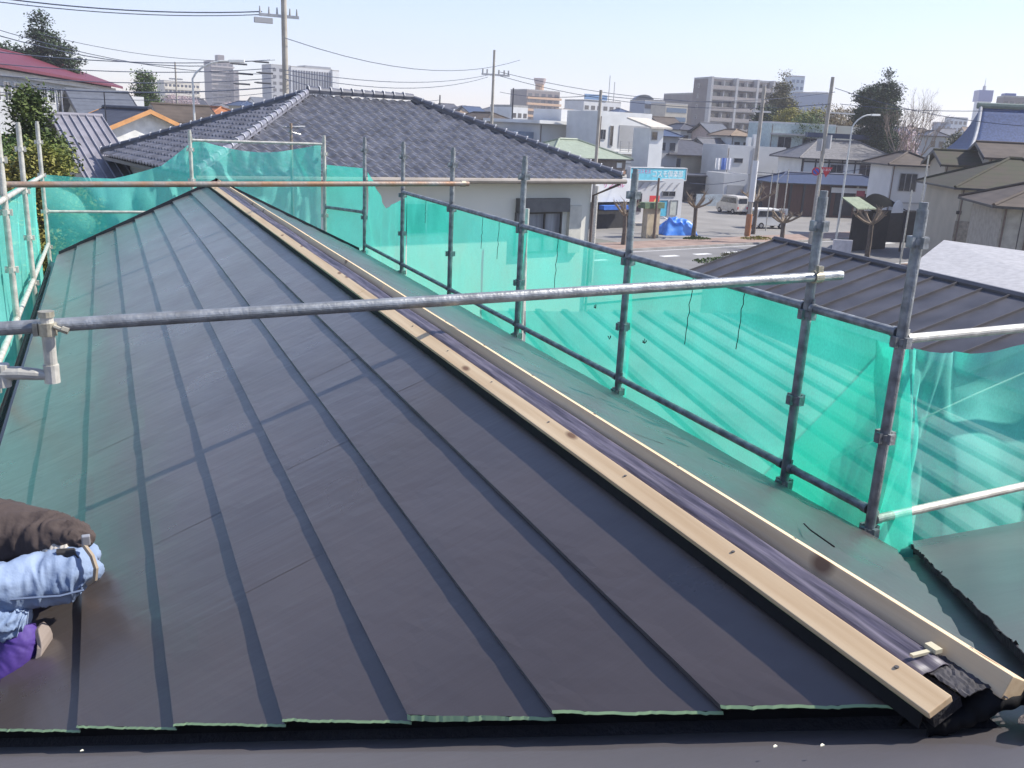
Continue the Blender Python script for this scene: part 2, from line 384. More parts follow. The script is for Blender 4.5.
# crumpled black butyl flap over the end of the ridge
def onwing(px, py, lift=0):
    r = ray(px, py); nrm = V((0, TA, 1)); P0 = V((0, YV, lift)); return CP+r*((P0-CP).dot(nrm)/r.dot(nrm))
fa, fb, fc, fd = onwing(915, 722, -.03), onwing(950, 706, -.01), onwing(985, 694, .01), onwing(1045, 690, .0)
mb = MB(); mb.open = True
def FL(u, v):
    k = u*3; i = min(2, int(k)); c = [fa, fb, fc, fd][i].lerp([fa, fb, fc, fd][i+1], k-i); t = v*2-1
    w = .045*(.35+.65*math.sin(math.pi*min(1, .15+u)))
    return V((c.x+.006*N(u*9, v*3), c.y+t*w+.006*N(u*14, v*2), c.z-TA*t*w*.6+.030*math.sqrt(max(0, 1-t*t))*(1+.25*N(u*4, v*2))-.02+.002*N(u*9, v*4)))
mb.grid(FL, 60, 16); hb(mb, 'butyl_flap', BLACK, smooth=True, solid=.004)
mb = MB(); mb.open = True
mb.grid(lambda u, v: V((-.058+.078*u, .86+.10*v, .004+.004*N(u*9, v*9)+.006*math.sin(u*3.1))), 14, 16)
GF = mat('grey_torn_felt', (.045, .042, .046), rough=.85, var=.4, scale=25, bump=.15); hb(mb, 'grey_felt_end', GF, solid=.002)
mb = MB(); mb.open = True
mb.grid(lambda u, v: V((-.02+.40*u, .66+.015*N(u*6)+(.13+.05*math.sin(u*3))*v, wing_z(.66+.015*N(u*6)+(.13+.05*math.sin(u*3))*v, -.026)+.003*N(u*12, v*6))), 40, 12)
hb(mb, 'mineral_felt_patch', mat('mineral_felt', (.12, .10, .09), rough=.95, var=.4, scale=60, bump=.5, bscale=200), solid=.002)
mb = MB(); mb.box((-.066, .962, .016), (-.004, .970, .021)); mb.box((-.022, .955, .018), (-.006, .980, .026)); hb(mb, 'membrane_end_tape', mat('cream_tape', (.55, .5, .35), rough=.7))
# black closure seen under the battens (left side)
mb = MB(); mb.open = True
mb.grid(lambda u, v: slope_pt(-1, .117+.018*u, .88+(YF-.9)*v, .036-.028*u+.003*N(v*90, u)), 3, 120); hb(mb, 'ridge_closure', BLACK, solid=.002)
mb = MB(); mb.open = True
mb.grid(lambda u, v: slope_pt(-1, .1215+.001*u, .87+5.2*v, .032+.004*u+.002*N(v*60, 9)), 1, 120); hb(mb, 'cut_rim', RIM, solid=.001)
# nails / flecks of swarf
for (px, py) in ((82, 751), (775, 747), (822, 746)):
    r = ray(px, py); nrm = V((0, TA, 1)); P0 = V((0, YV, -.02)); t = (P0-CP).dot(nrm)/r.dot(nrm); P = CP+r*t
    hb(MB().prism([P-V((.004, .001, .0)), P+V((.004, -.001, .0)), P+V((.002, .002, .001)), P+V((-.002, .001, .001))], (0, .0, .002)), 'metal_offcut', mat('bright_swarf', (.8, .78, .6), rough=.4))
mb = MB()
a = slope_pt(1, .42, 1.62, .035); mb.path([a, slope_pt(1, .46, 1.75, .037), slope_pt(1, .55, 1.86, .035)], .0022, 6); hb(mb, 'cable_end', BLACK)

# ================================================================== SCAFFOLD
R0 = .0243
def flange(mb, z):                       # wedge pocket ring of a kusabi standard
    mb.tube((0, 0, z-.012), (0, 0, z+.016), R0+.010, 14)
    for a in range(4):
        c, s_ = math.cos(a*math.pi/2), math.sin(a*math.pi/2)
        p = V((c, s_, 0)); q = V((-s_, c, 0))
        b0 = p*(R0+.004)+V((0, 0, z)); w = q*.016
        mb.prism([b0-w+V((0,0,-.024)), b0+w+V((0,0,-.024)), b0+w+V((0,0,.024)), b0-w+V((0,0,.024))], p*.020)
def make_pole(h_top, h_bot, m, name='scaffold_pole', rings=()):
    root = bpy.data.objects.new(name, None); COL.objects.link(root); root.empty_display_size = .2
    mb = MB(); mb.tube((0, 0, h_bot), (0, 0, h_top), R0, 16); mb.tube((0, 0, h_top-.07), (0, 0, h_top+.03), R0*.80, 14); mb.build('tube', m, root, smooth=False)
    for z in rings:
        mb = MB(); flange(mb, z); mb.build('wedge_pocket', m, root)
    return root
GP = 'scaffold poles around the roof'
ord_ = ['nearest', 'second nearest', 'third', 'fourth', 'fifth', 'sixth', 'farthest']
proto = make_pole(.60, -7.0, GALVD, rings=(.46, .02, -.43, -.90, -1.35))
PX = 1.915
yR = [2.90, 3.51, 5.28, 7.05, 8.80, 10.5, 12.27]
for i, y in enumerate(yR):
    o = proto if i == 0 else copytree(proto)
    o.location = (PX, y, .0)
    tag(o, ['upright steel scaffold pole nearest the camera, at the right roof valley', 'upright scaffold pole that carries the right end of the long cross tube',
            'upright scaffold pole on the right, in front of the blue tarpaulin', 'upright scaffold pole in front of the neighbour\'s shuttered window',
            'upright scaffold pole where the rusty far cross tube ends', 'upright scaffold pole at the end of the sagging green net',
            'upright scaffold pole between the sagging net and the far right corner'][i], 'scaffold pole', GP)
bp = [(-2.02, 13.0, 'corner upright scaffold pole at the far left'), (-.24, 13.0, 'upright scaffold pole behind the far end of the ridge, left edge of the folded net'), (1.53, 13.0, 'upright scaffold pole at the far right corner of the roof')]
protoL = make_pole(.62, -7.0, GALVW, rings=(.40, .0, -.45, -.9))
for i, (x, y, l) in enumerate(bp):
    o = protoL if i == 0 else copytree(protoL); o.location = (x, y, 0 if i == 0 else -.03); tag(o, l, 'scaffold pole', GP)
for y, l in ((6.25, 'weathered upright scaffold pole at the left picture edge below the bracket arm'), (8.16, 'pale upright scaffold pole on the left carrying the rusty far cross tube'), (10.15, 'pale upright scaffold pole on the left, second from the far corner')):
    o = copytree(protoL); o.location = (-2.02, y, .03); tag(o, l, 'scaffold pole', GP)
def rail(p0, p1, label, m=GALVD, r=.0215, wedge=True, n=14):
    p0, p1 = V(p0), V(p1); d = (p1-p0); L = d.length
    root = empty('scaffold_rail', p0, label, 'scaffold tube', 'scaffold rails around the roof'); t = d.normalized()
    mb = MB(); mb.tube(V((0, 0, 0))+t*(.045 if wedge else 0), d-t*(.045 if wedge else 0), r, n); mb.build('tube', m, root)
    if wedge:
        for e, s in ((V((0, 0, 0)), 1), (d, -1)):
            mb = MB(); a = e+t*s*.028; mb.tube(a, a+t*s*.03, r*1.15, n); mb.prism([a+V((0, 0, -.035))-t*.006, a+V((0, 0, .045))-t*.006, a+V((0, 0, .045))+t*.006, a+V((0, 0, -.035))+t*.006], t.cross(V((0, 0, 1)))*.012); mb.build('wedge_end', m, root)
    return root
names = ['nearest short bay', 'bay behind the end of the long cross tube', 'third bay from the near right corner', 'bay in front of the shuttered window', 'bay left of the shuttered window', 'far bay beside the sagging net']
for i in range(5):
    rail((PX, yR[i], .055), (PX, yR[i+1], .055), 'upper right side guard rail, '+names[i])
    rail((PX, yR[i], -.80), (PX, yR[i+1], -.80), 'lower right side guard rail, '+names[i])
rail((PX, 10.5, -.80), (PX, 12.27, -.80), 'lower right side guard rail, '+names[5])
rail((1.53, 13, -.36), (PX, 12.27, -.36), 'short tube across the far right corner')
rail((-.24, 13, .49), (1.53, 13, .50), 'rear tube over the folded green net', GALVW, .018)
rail((-2.02, 13, -.45), (-.24, 13, -.45), 'thin rear tube in front of the rear left green net', GALVW, .018)
rail((-.24, 13, -.9), (1.53, 13, -.9), 'low rear tube hidden behind the far verge', GALVW, .018)
rail((PX, 2.90, .03), (3.95, 2.98, .05), 'bright upper tube running off the right picture edge', GALVW, .0215)
rail((PX, 2.90, -.845), (3.95, 2.98, -.80), 'bright lower tube running off the right picture edge above the wing roof', GALVW, .0215)
ly = [6.25, 8.16, 10.15, 13.0]
for i in range(3):
    z = lambda y: .19-.03*(y-6.25)
    rail((-2.02, ly[i], z(ly[i])), (-2.02, ly[i+1], z(ly[i+1])), 'upper left side guard rail, '+['nearest', 'middle', 'far'][i]+' bay', GALVW, .0215)
    rail((-2.02, ly[i], -.80-.02*i), (-2.02, ly[i+1], -.82-.02*i), 'lower left side guard rail, '+['nearest', 'middle', 'far'][i]+' bay', GALVW, .0215)
rail((-2.02, 4.4, .2), (-2.02, 6.25, .19), 'upper left guard rail outside the left picture edge', GALVW)
def clamp(mb, c, ax):
    c = V(c); ax = V(ax).normalized()
    mb.tube(c-ax*.024, c+ax*.024, R0+.007, 16)
# long cross tube in front
p0 = V((-2.3, 3.50, .088)); p1 = V((2.05, 3.46, .222))
lt = empty('cross_tube', p0, 'long grey steel tube crossing the picture in front of the roof', 'scaffold tube')
mb = MB(); mb.tube((0, 0, 0), p1-p0, R0, 20); mb.build('tube', GALV, lt)
cl = MB(); q = p0+(p1-p0)*((1.90-p0.x)/(p1.x-p0.x))-p0; clamp(cl, q, p1-p0); cl.tube(q+V((0, 0, .02)), q+V((-.02, -.05, .05)), .006, 8); cl.box(q+V((-.04, -.05, .03)), q+V((-.01, -.03, .06))); cl.build('clamp', ZINC, lt)
# far rusty cross tube
q0, q1 = V((-2.05, 8.22, .235)), V((2.06, 8.72, .285))
ft = empty('cross_tube', q0, 'rust stained steel tube crossing above the far end of the roof', 'scaffold tube')
mb = MB(); mb.tube((-.3, -.04, 0), q1-q0, R0, 16); mb.build('tube', GALVR, ft)
cl = MB(); clamp(cl, q1-q0-V((.06, 0, 0)), (1, .1, 0)); clamp(cl, V((.03, 0, 0)), (1, .1, 0)); cl.build('clamp', ZINC, ft)
# bracket stub at left with clamp
bs = empty('bracket_stub', (-1.500, 3.44, -.06), 'short pale stub with a brass coloured clamp gripping the long cross tube on the left', 'scaffold bracket')
mb = MB(); mb.tube((0, 0, -.015), (0, 0, .225), .0215, 16); mb.tube((0, 0, -.02), (0, 0, .045), .026, 14); mb.build('post', GALVW, bs)
mb = MB(); mb.path([(0, 0, .005), (-.05, .005, .012), (-.10, .01, .018), (-.55, .08, .024)], [.015, .021, .0235, .0235], 14); mb.tube((-.155, .022, -.03), (-.155, .022, .05), .026, 12); mb.build('arm', GALVW, bs)
mb = MB(); mb.tube((0, 0, .15), (0, 0, .195), .030, 18); mb.box((-.046, -.012, .150), (-.030, .03, .195)); mb.tube((.02, -.02, .185), (.062, -.03, .165), .008, 8); mb.tube((.045, -.028, .176), (.066, -.032, .168), .012, 6)
mb.tube((0, 0, .215), (0, 0, .235), .026, 14); mb.build('clamp', ZINC, bs)
# pale tube leaning beside the net (outside)
sp = empty('prop_tube', (2.35, 7.9, -1.5), 'pale thin tube standing outside the net before the neighbour\'s wall', 'scaffold tube')
mb = MB(); mb.tube((0, 0, -5.5), (0, 0, 1.62), .02, 12); mb.build('tube', GALVW, sp)

# ================================================================== NETS
def net(name, label, top, bot, nu, nv, amp=.03, freq=1.5, folds=0, sag=0, seed=0, out=V((1, 0, 0)), side_pull=0, drape=0):
    """top/bot: polylines of world points (same count)"""
    def lerp(pl, u):
        k = u*(len(pl)-1); i = min(int(k), len(pl)-2); return V(pl[i]).lerp(V(pl[i+1]), k-i)
    mb = MB(); mb.open = True
    L = (V(top[0])-V(top[-1])).length
    def P(u, v):
        a, b = lerp(top, u), lerp(bot, u); p = a.lerp(b, v)
        p = p+V((0, 0, -sag*math.sin(math.pi*u)*(1-v)))
        x = u*L
        d = amp*(N(x*freq, v*1.3, seed)+.35*N(x*freq*3, v*3, seed+9))*min(1, v*5+.15)
        if folds: d += folds*math.sin(x*9+4*N(x*1.2, v*2, seed))*N(x*2.2, v*.8, seed+4)
        if drape: d += drape*((1-2.6*abs(N(x*1.5-v*1.2, v*1.6+x*.6, seed)))*.7+(1-2.6*abs(N(x*3.1+v*2.1, v*2.9-x, seed+5)))*.32)
        return p+out*d
    mb.grid(P, nu, nv)
    o = mb.build('safety_net', NET, smooth=True); return tag(o, label, 'safety net', 'green safety nets')
X = 1.965
for i, (a, b, l) in enumerate(((2.98, 5.30, 'green mesh net on the right side, nearest stretch along the roof'), (5.30, 7.05, 'green mesh net behind the third right scaffold pole, with cord ties'), (7.05, 10.5, 'green mesh net below the neighbour\'s shuttered window'))):
    net('n', l, [(X, a, .03), (X, b, .03)], [(X+.03, a, -1.9), (X+.03, b, -1.9)], 60, 24, amp=.05, freq=1.2, seed=i*3)
net('n', 'green mesh net with its top edge sagging below the rail', [(X, 10.5, .0), (X, 11.4, -.22), (X, 12.3, .18)], [(X, 10.5, -1.7), (X, 11.4, -1.7), (X, 12.3, -1.7)], 50, 24, amp=.08, freq=2, folds=.04, seed=21)
net('n', 'dim green mesh net across the far right corner', [(1.95, 12.33, .22), (1.57, 13.03, .22)], [(1.95, 12.33, -1.7), (1.57, 13.03, -1.7)], 24, 16, amp=.03, seed=31)
net('n', 'crumpled green net hung behind the far end of the ridge', [(-.22, 13.05, .52), (1.50, 13.05, .50)], [(-.22, 13.05, -1.7), (1.5, 13.05, -1.7)], 110, 60, amp=.10, freq=2.5, sag=.15, drape=.10, folds=.05, seed=41, out=V((0, 1, 0)))
net('n', 'green net across the rear left, streaked with folds', [(-2.0, 13.06, .0), (-1.2, 13.06, .02), (-.6, 13.06, .20), (-.24, 13.06, .44)], [(-2.0, 13.06, -1.9), (-1.2, 13.06, -1.9), (-.6, 13.06, -1.9), (-.24, 13.06, -1.9)], 80, 60, amp=.08, freq=1, drape=.07, folds=.04, seed=51, out=V((0, 1, 0)), sag=.06)
net('n', 'sunlit green net along the left side of the roof', [(-2.09, 4.2, .20), (-2.09, 8.16, .13), (-2.09, 13.0, -.02)], [(-2.12, 4.2, -2.6), (-2.12, 8.16, -2.6), (-2.12, 13, -2.6)], 120, 24, amp=.06, freq=1.3, seed=61, out=V((-1, 0, 0)))
net('n', 'crumpled green net hanging from the bright upper tube at the right edge', [(1.96, 3.0, -.02), (2.6, 3.05, -.05), (4.6, 3.15, .0)], [(1.96, 3.0, -1.9), (2.6, 3.05, -1.9), (4.6, 3.15, -1.9)], 110, 70, amp=.10, freq=1.2, sag=.07, drape=.085, folds=.05, seed=71, out=V((0, 1, 0)))
net('n', 'second layer of green net doubled up behind the nearest corner', [(2.05, 2.98, .0), (2.05, 3.02, .0), (2.05, 3.06, .0)], [(2.05, 2.6, -1.6), (2.05, 3.5, -1.6), (2.05, 4.3, -1.6)], 60, 24, amp=.03, folds=.03, seed=81)
# ties and rope
def cord(pts, label, m=TIE, r=.0025, name='tie_cord', cat='cord', group='cords tied to the nets'):
    mb = MB(); mb.path(pts, r, 6); o = mb.build(name, m); return tag(o, label, cat, group)
for i, (y, dz, l) in enumerate(((4.55, .42, 'long black tie cord hanging on the net right of the blue tarpaulin\'s pole'), (4.05, .33, 'black tie cord hanging left of the long cross tube\'s pole'), (6.4, .42, 'black tie cord hanging on the net below the neighbour\'s wall corner'), (7.6, .34, 'black tie cord hanging on the net under the shuttered window'), (8.0, .30, 'black tie cord hanging beside the thin pale tube'), (8.9, .4, 'black tie cord by the fifth scaffold pole'), (9.7, .25, 'black tie cord farthest along the right net'))):
    pts = [(1.94, y+.012*N(t*.9, i)*2+.002*t, .03-dz*t/10) for t in range(11)]
    cord(pts, l)
for i, (y, z, l) in enumerate(((5.05, -.50, 'dark tear in the net right of the third pole'), (5.52, -.58, 'small dark tear in the net left of the third pole'), (5.75, -.40, 'tiny dark slit in the net, upper left of the third pole'))):
    mb = MB(); 
    for q in range(4):
        a = rnd.uniform(0, 3); mb.prism([V((1.955, y, z)), V((1.955, y+.035*math.cos(a), z+.035*math.sin(a))), V((1.955, y+.028*math.cos(a+.25), z+.028*math.sin(a+.25)))], (.003, 0, 0))
    tag(mb.build('net_tear', TIE), l, 'net tear', 'tears in the net')
cord([(2.45, 4.25, -1.25), (2.9, 4.0, -.98), (3.6, 3.8, -.62), (4.6, 3.6, -.2)], 'pale rope stretched behind the right hand nets', ROPE, .006, 'rope', 'rope', None)
# ================================================================== THE TOWN
def M(n, c, **k): return mat(n, c, **k)
ROOFG = M('grey_roof', (.12, .12, .13), rough=.6, var=.15, scale=2, courses=1.5)
ROOFD = M('dark_grey_roof', (.05, .05, .06), rough=.5, var=.2, scale=2, courses=1.5)
ROOFB = M('blue_grey_roof', (.035, .06, .12), rough=.5, var=.15, scale=2)
MOSS = M('mossy_brown_roof', (.052, .040, .027), rough=.85, col2=(.042, .044, .02), scale=1.2, courses=1.3)
BRN = M('brown_roof', (.075, .056, .042), rough=.8, var=.2, scale=1, courses=1.3)
BEIGE = M('beige_wall', (.42, .38, .30), rough=.8, var=.08, scale=.6)
CREAM = M('cream_wall', (.62, .57, .46), rough=.8, var=.05, scale=.6)
GREYW = M('grey_wall', (.36, .36, .36), rough=.8, var=.08, scale=.6)
PALE = M('pale_wall', (.58, .58, .57), rough=.75, var=.06, scale=.5)
DARKW = M('painted_interior_shade', (.02, .02, .022), rough=.8)  # near-black colour painted in for shade inside openings and open fronts
BROWNW = M('red_brown_boards', (.075, .03, .02), rough=.7, var=.25, scale=2, stretch=(6, 6, .5))
TRIMD = M('dark_trim', (.02, .02, .025))
CONC = M('concrete', (.33, .32, .30), rough=.85, var=.15, scale=1.5)
CONCP = M('concrete_pole', (.36, .33, .28), rough=.8, var=.15, scale=2)

class Bld:
    def __init__(s, name, label, cat, org, az, w, d, h, wm, group=None, wall=True):
        s.w, s.d, s.h = w, d, h
        s.root = empty(name, (org[0], org[1], GZ), label, cat, group, rz=rad(90-az)); s.wm = wm
        if wall:
            m = MB(); m.box((0, 0, 0), (w, d, h)); m.build('wall', wm, s.root)
    def part(s, name, m, mt, parent=None, **k): return m.build(name, mt, parent or s.root, **k)
    def box(s, name, a, b, mt, parent=None, **k): return MB().box(a, b).build(name, mt, parent or s.root, **k)
    def win(s, f, u, z, ww, hh, fm=ALU, pm=GLASS, div=1, name='window'):
        t = .05
        def bx(m, u0, u1, z0, z1, o0, o1):
            if f == 'F': m.box((u0, -o1, z0), (u1, -o0, z1))
            elif f == 'R': m.box((s.w+o0, u0, z0), (s.w+o1, u1, z1))
            else: m.box((-o1, u0, z0), (-o0, u1, z1))
        m = MB()
        bx(m, u, u+t, z, z+hh, .003, .07); bx(m, u+ww-t, u+ww, z, z+hh, .003, .07)
        bx(m, u+t, u+ww-t, z, z+t, .003, .075); bx(m, u+t, u+ww-t, z+hh-t, z+hh, .003, .075)
        for k in range(1, div): c = u+ww*k/div; bx(m, c-t/2, c+t/2, z+t, z+hh-t, .003, .06)
        o = m.build(name, fm, s.root)
        for k in range(div):
            a, b = u+ww*k/div+t*.6, u+ww*(k+1)/div-t*.6
            m = MB(); bx(m, a, b, z+t, z+hh-t, .004, .03); m.build('pane', pm, o)
        return o
    def wins(s, f, us, zs, ww, hh, **k):
        for z in zs:
            for u in us: s.win(f, u, z, ww, hh, **k)
    def flat(s, mt, par=.4, t=.15, over=0):
        m = MB(); o = over; w, d, h = s.w, s.d, s.h
        m.box((-o, -o, h+.004), (w+o, -o+t, h+par)); m.box((-o, d+o-t, h+.004), (w+o, d+o, h+par)); m.box((-o, -o+t, h+.004), (-o+t, d+o-t, h+par)); m.box((w+o-t, -o+t, h+.004), (w+o, d+o-t, h+par))
        m.build('parapet', mt, s.root); return s.box('roof', (-o+t, -o+t, h+.005), (w+o-t, d+o-t, h+.08), CONC)
    def hip(s, mt, slope=.45, o=.5, t=.12, zb=None, trim=TRIMD):
        w, d, h = s.w, s.d, s.h if zb is None else zb
        a = min(w, d)/2+o; z0 = h-.02; z1 = z0+a*slope
        if w >= d: r = [(-o+a, d/2, z1), (w+o-a, d/2, z1)]
        else: r = [(w/2, -o+a, z1), (w/2, d+o-a, z1)]
        c = [(-o, -o, z0), (w+o, -o, z0), (w+o, d+o, z0), (-o, d+o, z0)]
        m = MB(); vs = c+r
        fs = [(0, 1, 5, 4), (1, 2, 5), (2, 3, 4, 5), (3, 0, 4)] if w >= d else [(0, 1, 4), (1, 2, 5, 4), (2, 3, 5), (3, 0, 4, 5)]
        m.add(vs, fs+[(3, 2, 1, 0)]); ro = m.build('roof', mt, s.root)
        m = MB(); m.box((-o-.05, -o-.05, z0-t), (w+o+.05, d+o+.05, z0-.003)); m.build('eave', trim, s.root)
        hp = [(0, 0), (1, 1), (2, 1), (3, 0)] if w >= d else [(0, 0), (1, 0), (2, 1), (3, 1)]
        m = MB()
        for ci, ri in hp: m.tube(V(c[ci])+V((0, 0, .03)), V(r[ri])+V((0, 0, .04)), .09, 6)
        m.tube(V(r[0])+V((0, 0, .05)), V(r[1])+V((0, 0, .05)), .11, 6); m.build('ridge_caps', mt, s.root)
        return ro
    def gable(s, mt, slope=.45, o=.5, axis='x', t=.15, verge=None, gw=None, og=.5, zb=None, ridge=None):
        # axis 'x': ridge parallel to facade; 'y': gable end faces front
        w, d, h = s.w, s.d, s.h if zb is None else zb
        if axis == 'x':
            a = d/2; f = lambda u, y, z: V((u, y, z)); L = w
        else:
            a = w/2; f = lambda u, y, z: V((y, u, z)); L = d
        z1 = h+a*slope; m = MB()
        for sg in (-1, 1):
            e = a+sg*(a+o); ze = h-o*slope
            m.prism([f(-og, e, ze), f(-og, a, z1), f(-og, a, z1+t), f(-og, e, ze+t)], f(L+2*og, 0, 0))
        ro = m.build('roof', mt, s.root)
        m = MB(); m.prism([f(.002, 0, h), f(.002, 2*a, h), f(.002, a, z1-.01)], f(L-.004, 0, 0)); m.build('gable', gw or s.wm, s.root)
        m = MB(); m.tube(f(-og, a, z1+t+.03), f(L+og, a, z1+t+.03), .10, 8); m.build('ridge_caps', ridge or mt, s.root)
        for uu in (-og-.05, L+og+.004):
            e0, e1, ze = -o, 2*a+o, h-o*slope
            m = MB(); m.prism([f(uu, e0, ze-.06), f(uu, a, z1-.06), f(uu, e1, ze-.06), f(uu, e1, ze+t+.02), f(uu, a, z1+t+.02), f(uu, e0, ze+t+.02)], f(.045, 0, 0)); m.build('verge_board', verge or TRIMD, s.root)
        return ro
def fac(pxl, pxr, pyt, d, az, name, label, cat='building', depth=8, wm=WHITE, group=None, wall=True, hdrop=0, dl=None):
    """a facade whose top left corner is seen at (pxl, pyt), d metres deep, running along azimuth az until px = pxr"""
    if az == 78 and pxl > 560: az = 78+(pxl-560)*.11; depth = depth*.72
    T = W(pxl, pyt, d); u = U(az); q = T-CP; k = (pxr-512)/FPX
    w = (k*q.dot(CF)-q.dot(CR))/(u.dot(CR)-k*u.dot(CF))
    b = Bld(name, label, cat, (T.x, T.y), az, w, depth, T.z-GZ-hdrop, wm, group, wall)
    if d < 130 and cat in ('house', 'building') and w > 3 and b.h > 3:
        m = MB(); m.tube((.12, -.09, .1), (.12, -.09, b.h-.15), .045, 6); m.build('downpipe', M('downpipe_brown', (.14, .1, .08)), b.root)
        u0 = w*.62
        ac = MB().box((u0, -.40, .15), (u0+.8, -.08, .80)).build('air_conditioner', M('ac_casing', (.50, .50, .47), rough=.6), b.root, bevel=.02)
        m = MB(); m.tube((u0+.3, -.405, .47), (u0+.3, -.42, .47), .24, 14); m.build('fan_grille', M('dark_trim', (.02, .02, .025)), ac)
        if b.h > 5.5: b.box('storey_band', (.0, -.05, b.h*.5), (w, -.004, b.h*.5+.12), GREYW)
        if b.h > 5.5: b.win('F', w*.12, b.h*.5-1.9, min(1.6, w*.25), 1.3, div=2); b.win('F', w*.45, b.h*.5-2.4, min(1.7, w*.28), 1.9, div=2)
    return b

# ---------------------------------------------------------------- ground and street
def sheetpoly(name, pts, z, m, kind='structure', label=None, cat=None, group=None):
    mb = MB(); mb.open = True
    mb.add([V((p[0], p[1], z)) for p in pts], [tuple(range(len(pts)))]); o = mb.build(name, m)
    me = o.data
    if me.polygons[0].normal.z < 0: me.flip_normals()
    return tag(o, label, cat, group, kind)
GR = M('town_ground', (.20, .19, .17), rough=.9, col2=(.14, .14, .11), scale=.05)
ASPH = M('asphalt_road', (.17, .165, .16), rough=.85, var=.12, scale=.35, detail=8)
ASPH2 = M('asphalt_forecourt', (.21, .20, .185), rough=.85, var=.12, scale=.3, detail=8)
PAVE = M('brick_pavement', (.27, .19, .15), rough=.85, var=.15, scale=1)
PAINT = M('road_paint', (.62, .62, .60), rough=.7, var=.1, scale=3)
sheetpoly('ground', [(-2500, -600), (3500, -600), (3500, 4500), (-2500, 4500)], GZ-.02, GR)
def gp(*px): return [atz(x, y, GZ) for x, y in px]
sheetpoly('forecourt', gp((560, 232), (700, 196), (800, 200), (960, 215), (1010, 235), (900, 252), (760, 236), (640, 246)), GZ-.012, ASPH2)
A = U(78); B = U(-12)
o0 = atz(690, 262); sheetpoly('road', [o0-A*60-B*6, o0+A*120-B*6, o0+A*120+B*5.5, o0-A*60+B*5.5], GZ-.004, ASPH)
sheetpoly('pavement', [o0-A*60+B*5.6, o0+A*120+B*5.6, o0+A*120+B*9.0, o0-A*60+B*9.0], GZ+.10, PAVE)
sheetpoly('pavement', [o0-A*60-B*9, o0+A*120-B*9, o0+A*120-B*6.1, o0-A*60-B*6.1], GZ+.10, PAVE)
mb = MB()
for q0, q1 in ((5.5, 5.62),): mb.prism([o0-A*60+B*q0+V((0,0,-.03)), o0-A*60+B*q1+V((0,0,-.03)), o0-A*60+B*q1+V((0,0,.125)), o0-A*60+B*q0+V((0,0,.125))], A*180)
tag(mb.build('kerb', CONC), kind='structure')
mb = MB(); mb.prism([o0-A*60-B*6.0, o0-A*60-B*6.12, o0-A*60-B*6.12+V((0,0,.125)), o0-A*60-B*6.0+V((0,0,.125))], A*180)
tag(mb.build('kerb', CONC), kind='structure')
mb = MB(); mb.open = True
for k in range(-8, 20):
    c = o0+A*(k*3.2)+B*2.6
    mb.add([V((p.x, p.y, GZ+.002)) for p in (c-B*.28, c+A*1.5-B*.28, c+A*1.5+B*.28, c+B*.28)], [(0, 1, 2, 3)])
tag(mb.build('road_marking', PAINT), kind='structure')
mb = MB(); mb.open = True
for b0 in (4.9, -5.5):
    c = o0-A*60+B*b0; mb.add([V((p.x, p.y, GZ+.002)) for p in (c, c+A*180, c+A*180+B*.15, c+B*.15)], [(0, 1, 2, 3)])
tag(mb.build('road_edge_line', PAINT), kind='structure')
# distant wooded hills closing the view
HILL = M('far_hill', (.06, .08, .07), rough=1)
mb = MB(); mb.open = True
def hillp(u, v):
    a = rad(-14+84*u); D = 1900+500*v; h = (14+16*N(u*9, 2)+6*N(u*40, 5))*math.sin(math.pi*min(1, v*1.0+.02))
    return V((math.sin(a)*D, math.cos(a)*D, GZ-1+max(0, h*1.6)))
mb.grid(hillp, 200, 6); tag(mb.build('hills', HILL), kind='structure')

# ---------------------------------------------------------------- the tile roofed neighbour
TILE = M('grey_glazed_roof_tile', (.105, .107, .125), rough=.36, var=.28, scale=3.2, spec=.7)
TILE2 = M('light_ridge_tile', (.20, .20, .23), rough=.35, var=.2, scale=6, spec=.7)
u78, v12 = U(78), U(-12)
FR = W(622, 179, 28); TL, TD, tsl = 13.0, 9.5, .42
FLc = FR-u78*TL; oh = .65
th = Bld('house', 'neighbour\'s cream house with a big blue-grey tiled hip roof', 'house', tuple(FLc+u78*oh+v12*oh)[:2], 78, TL-2*oh, TD-2*oh, FR.z-GZ-.05, M('off_white_wall', (.66, .64, .56), rough=.8, var=.04, scale=.6))
def tile_face(P0, e, n, L, a, m=TILE):
    """P0 eave start (local), e along eave, n up-slope plan direction; hips at 45 degrees"""
    mb = MB(); mb.open = True; rowd = .26; nr = int(a/rowd); du = .055
    prevtop = None
    for r in range(nr+1):
        t0, t1 = r*rowd, min(a, (r+1)*rowd)
        if t0 >= a: break
        lo, hi = t0, L-t0; k = max(1, int((hi-lo)/du)); vs = []
        for t, lift in ((t0-.02, -.005), (t0-.02, .040), (t1, .002)):
            for i in range(k+1):
                q = lo+(hi-lo)*i/k; ph = (q/.30) % 1
                wv = .030*math.cos(2*math.pi*ph)+(.012 if ph < .12 else 0)
                qq = min(max(q, t), L-t)
                p = P0+e*qq+n*t; vs.append(V((p.x, p.y, P0.z+t*tsl+lift+wv*(1 if lift > 0.001 else .8))))
        n1 = k+1
        mb.add(vs, [(s*n1+i, s*n1+i+1, (s+1)*n1+i+1, (s+1)*n1+i) for s in (0, 1) for i in range(k)])
    return mb.build('roof', m, th.root)
X_, Y_ = V((1, 0, 0)), V((0, 1, 0)); zt = FR.z-GZ
c00 = V((-oh, -oh, zt)); aH = TD/2
tile_face(c00, X_, Y_, TL, aH); tile_face(c00+X_*TL, Y_, -X_, TD, aH); tile_face(c00+X_*TL+Y_*TD, -X_, -Y_, TL, aH); tile_face(c00+Y_*TD, -Y_, X_, TD, aH)
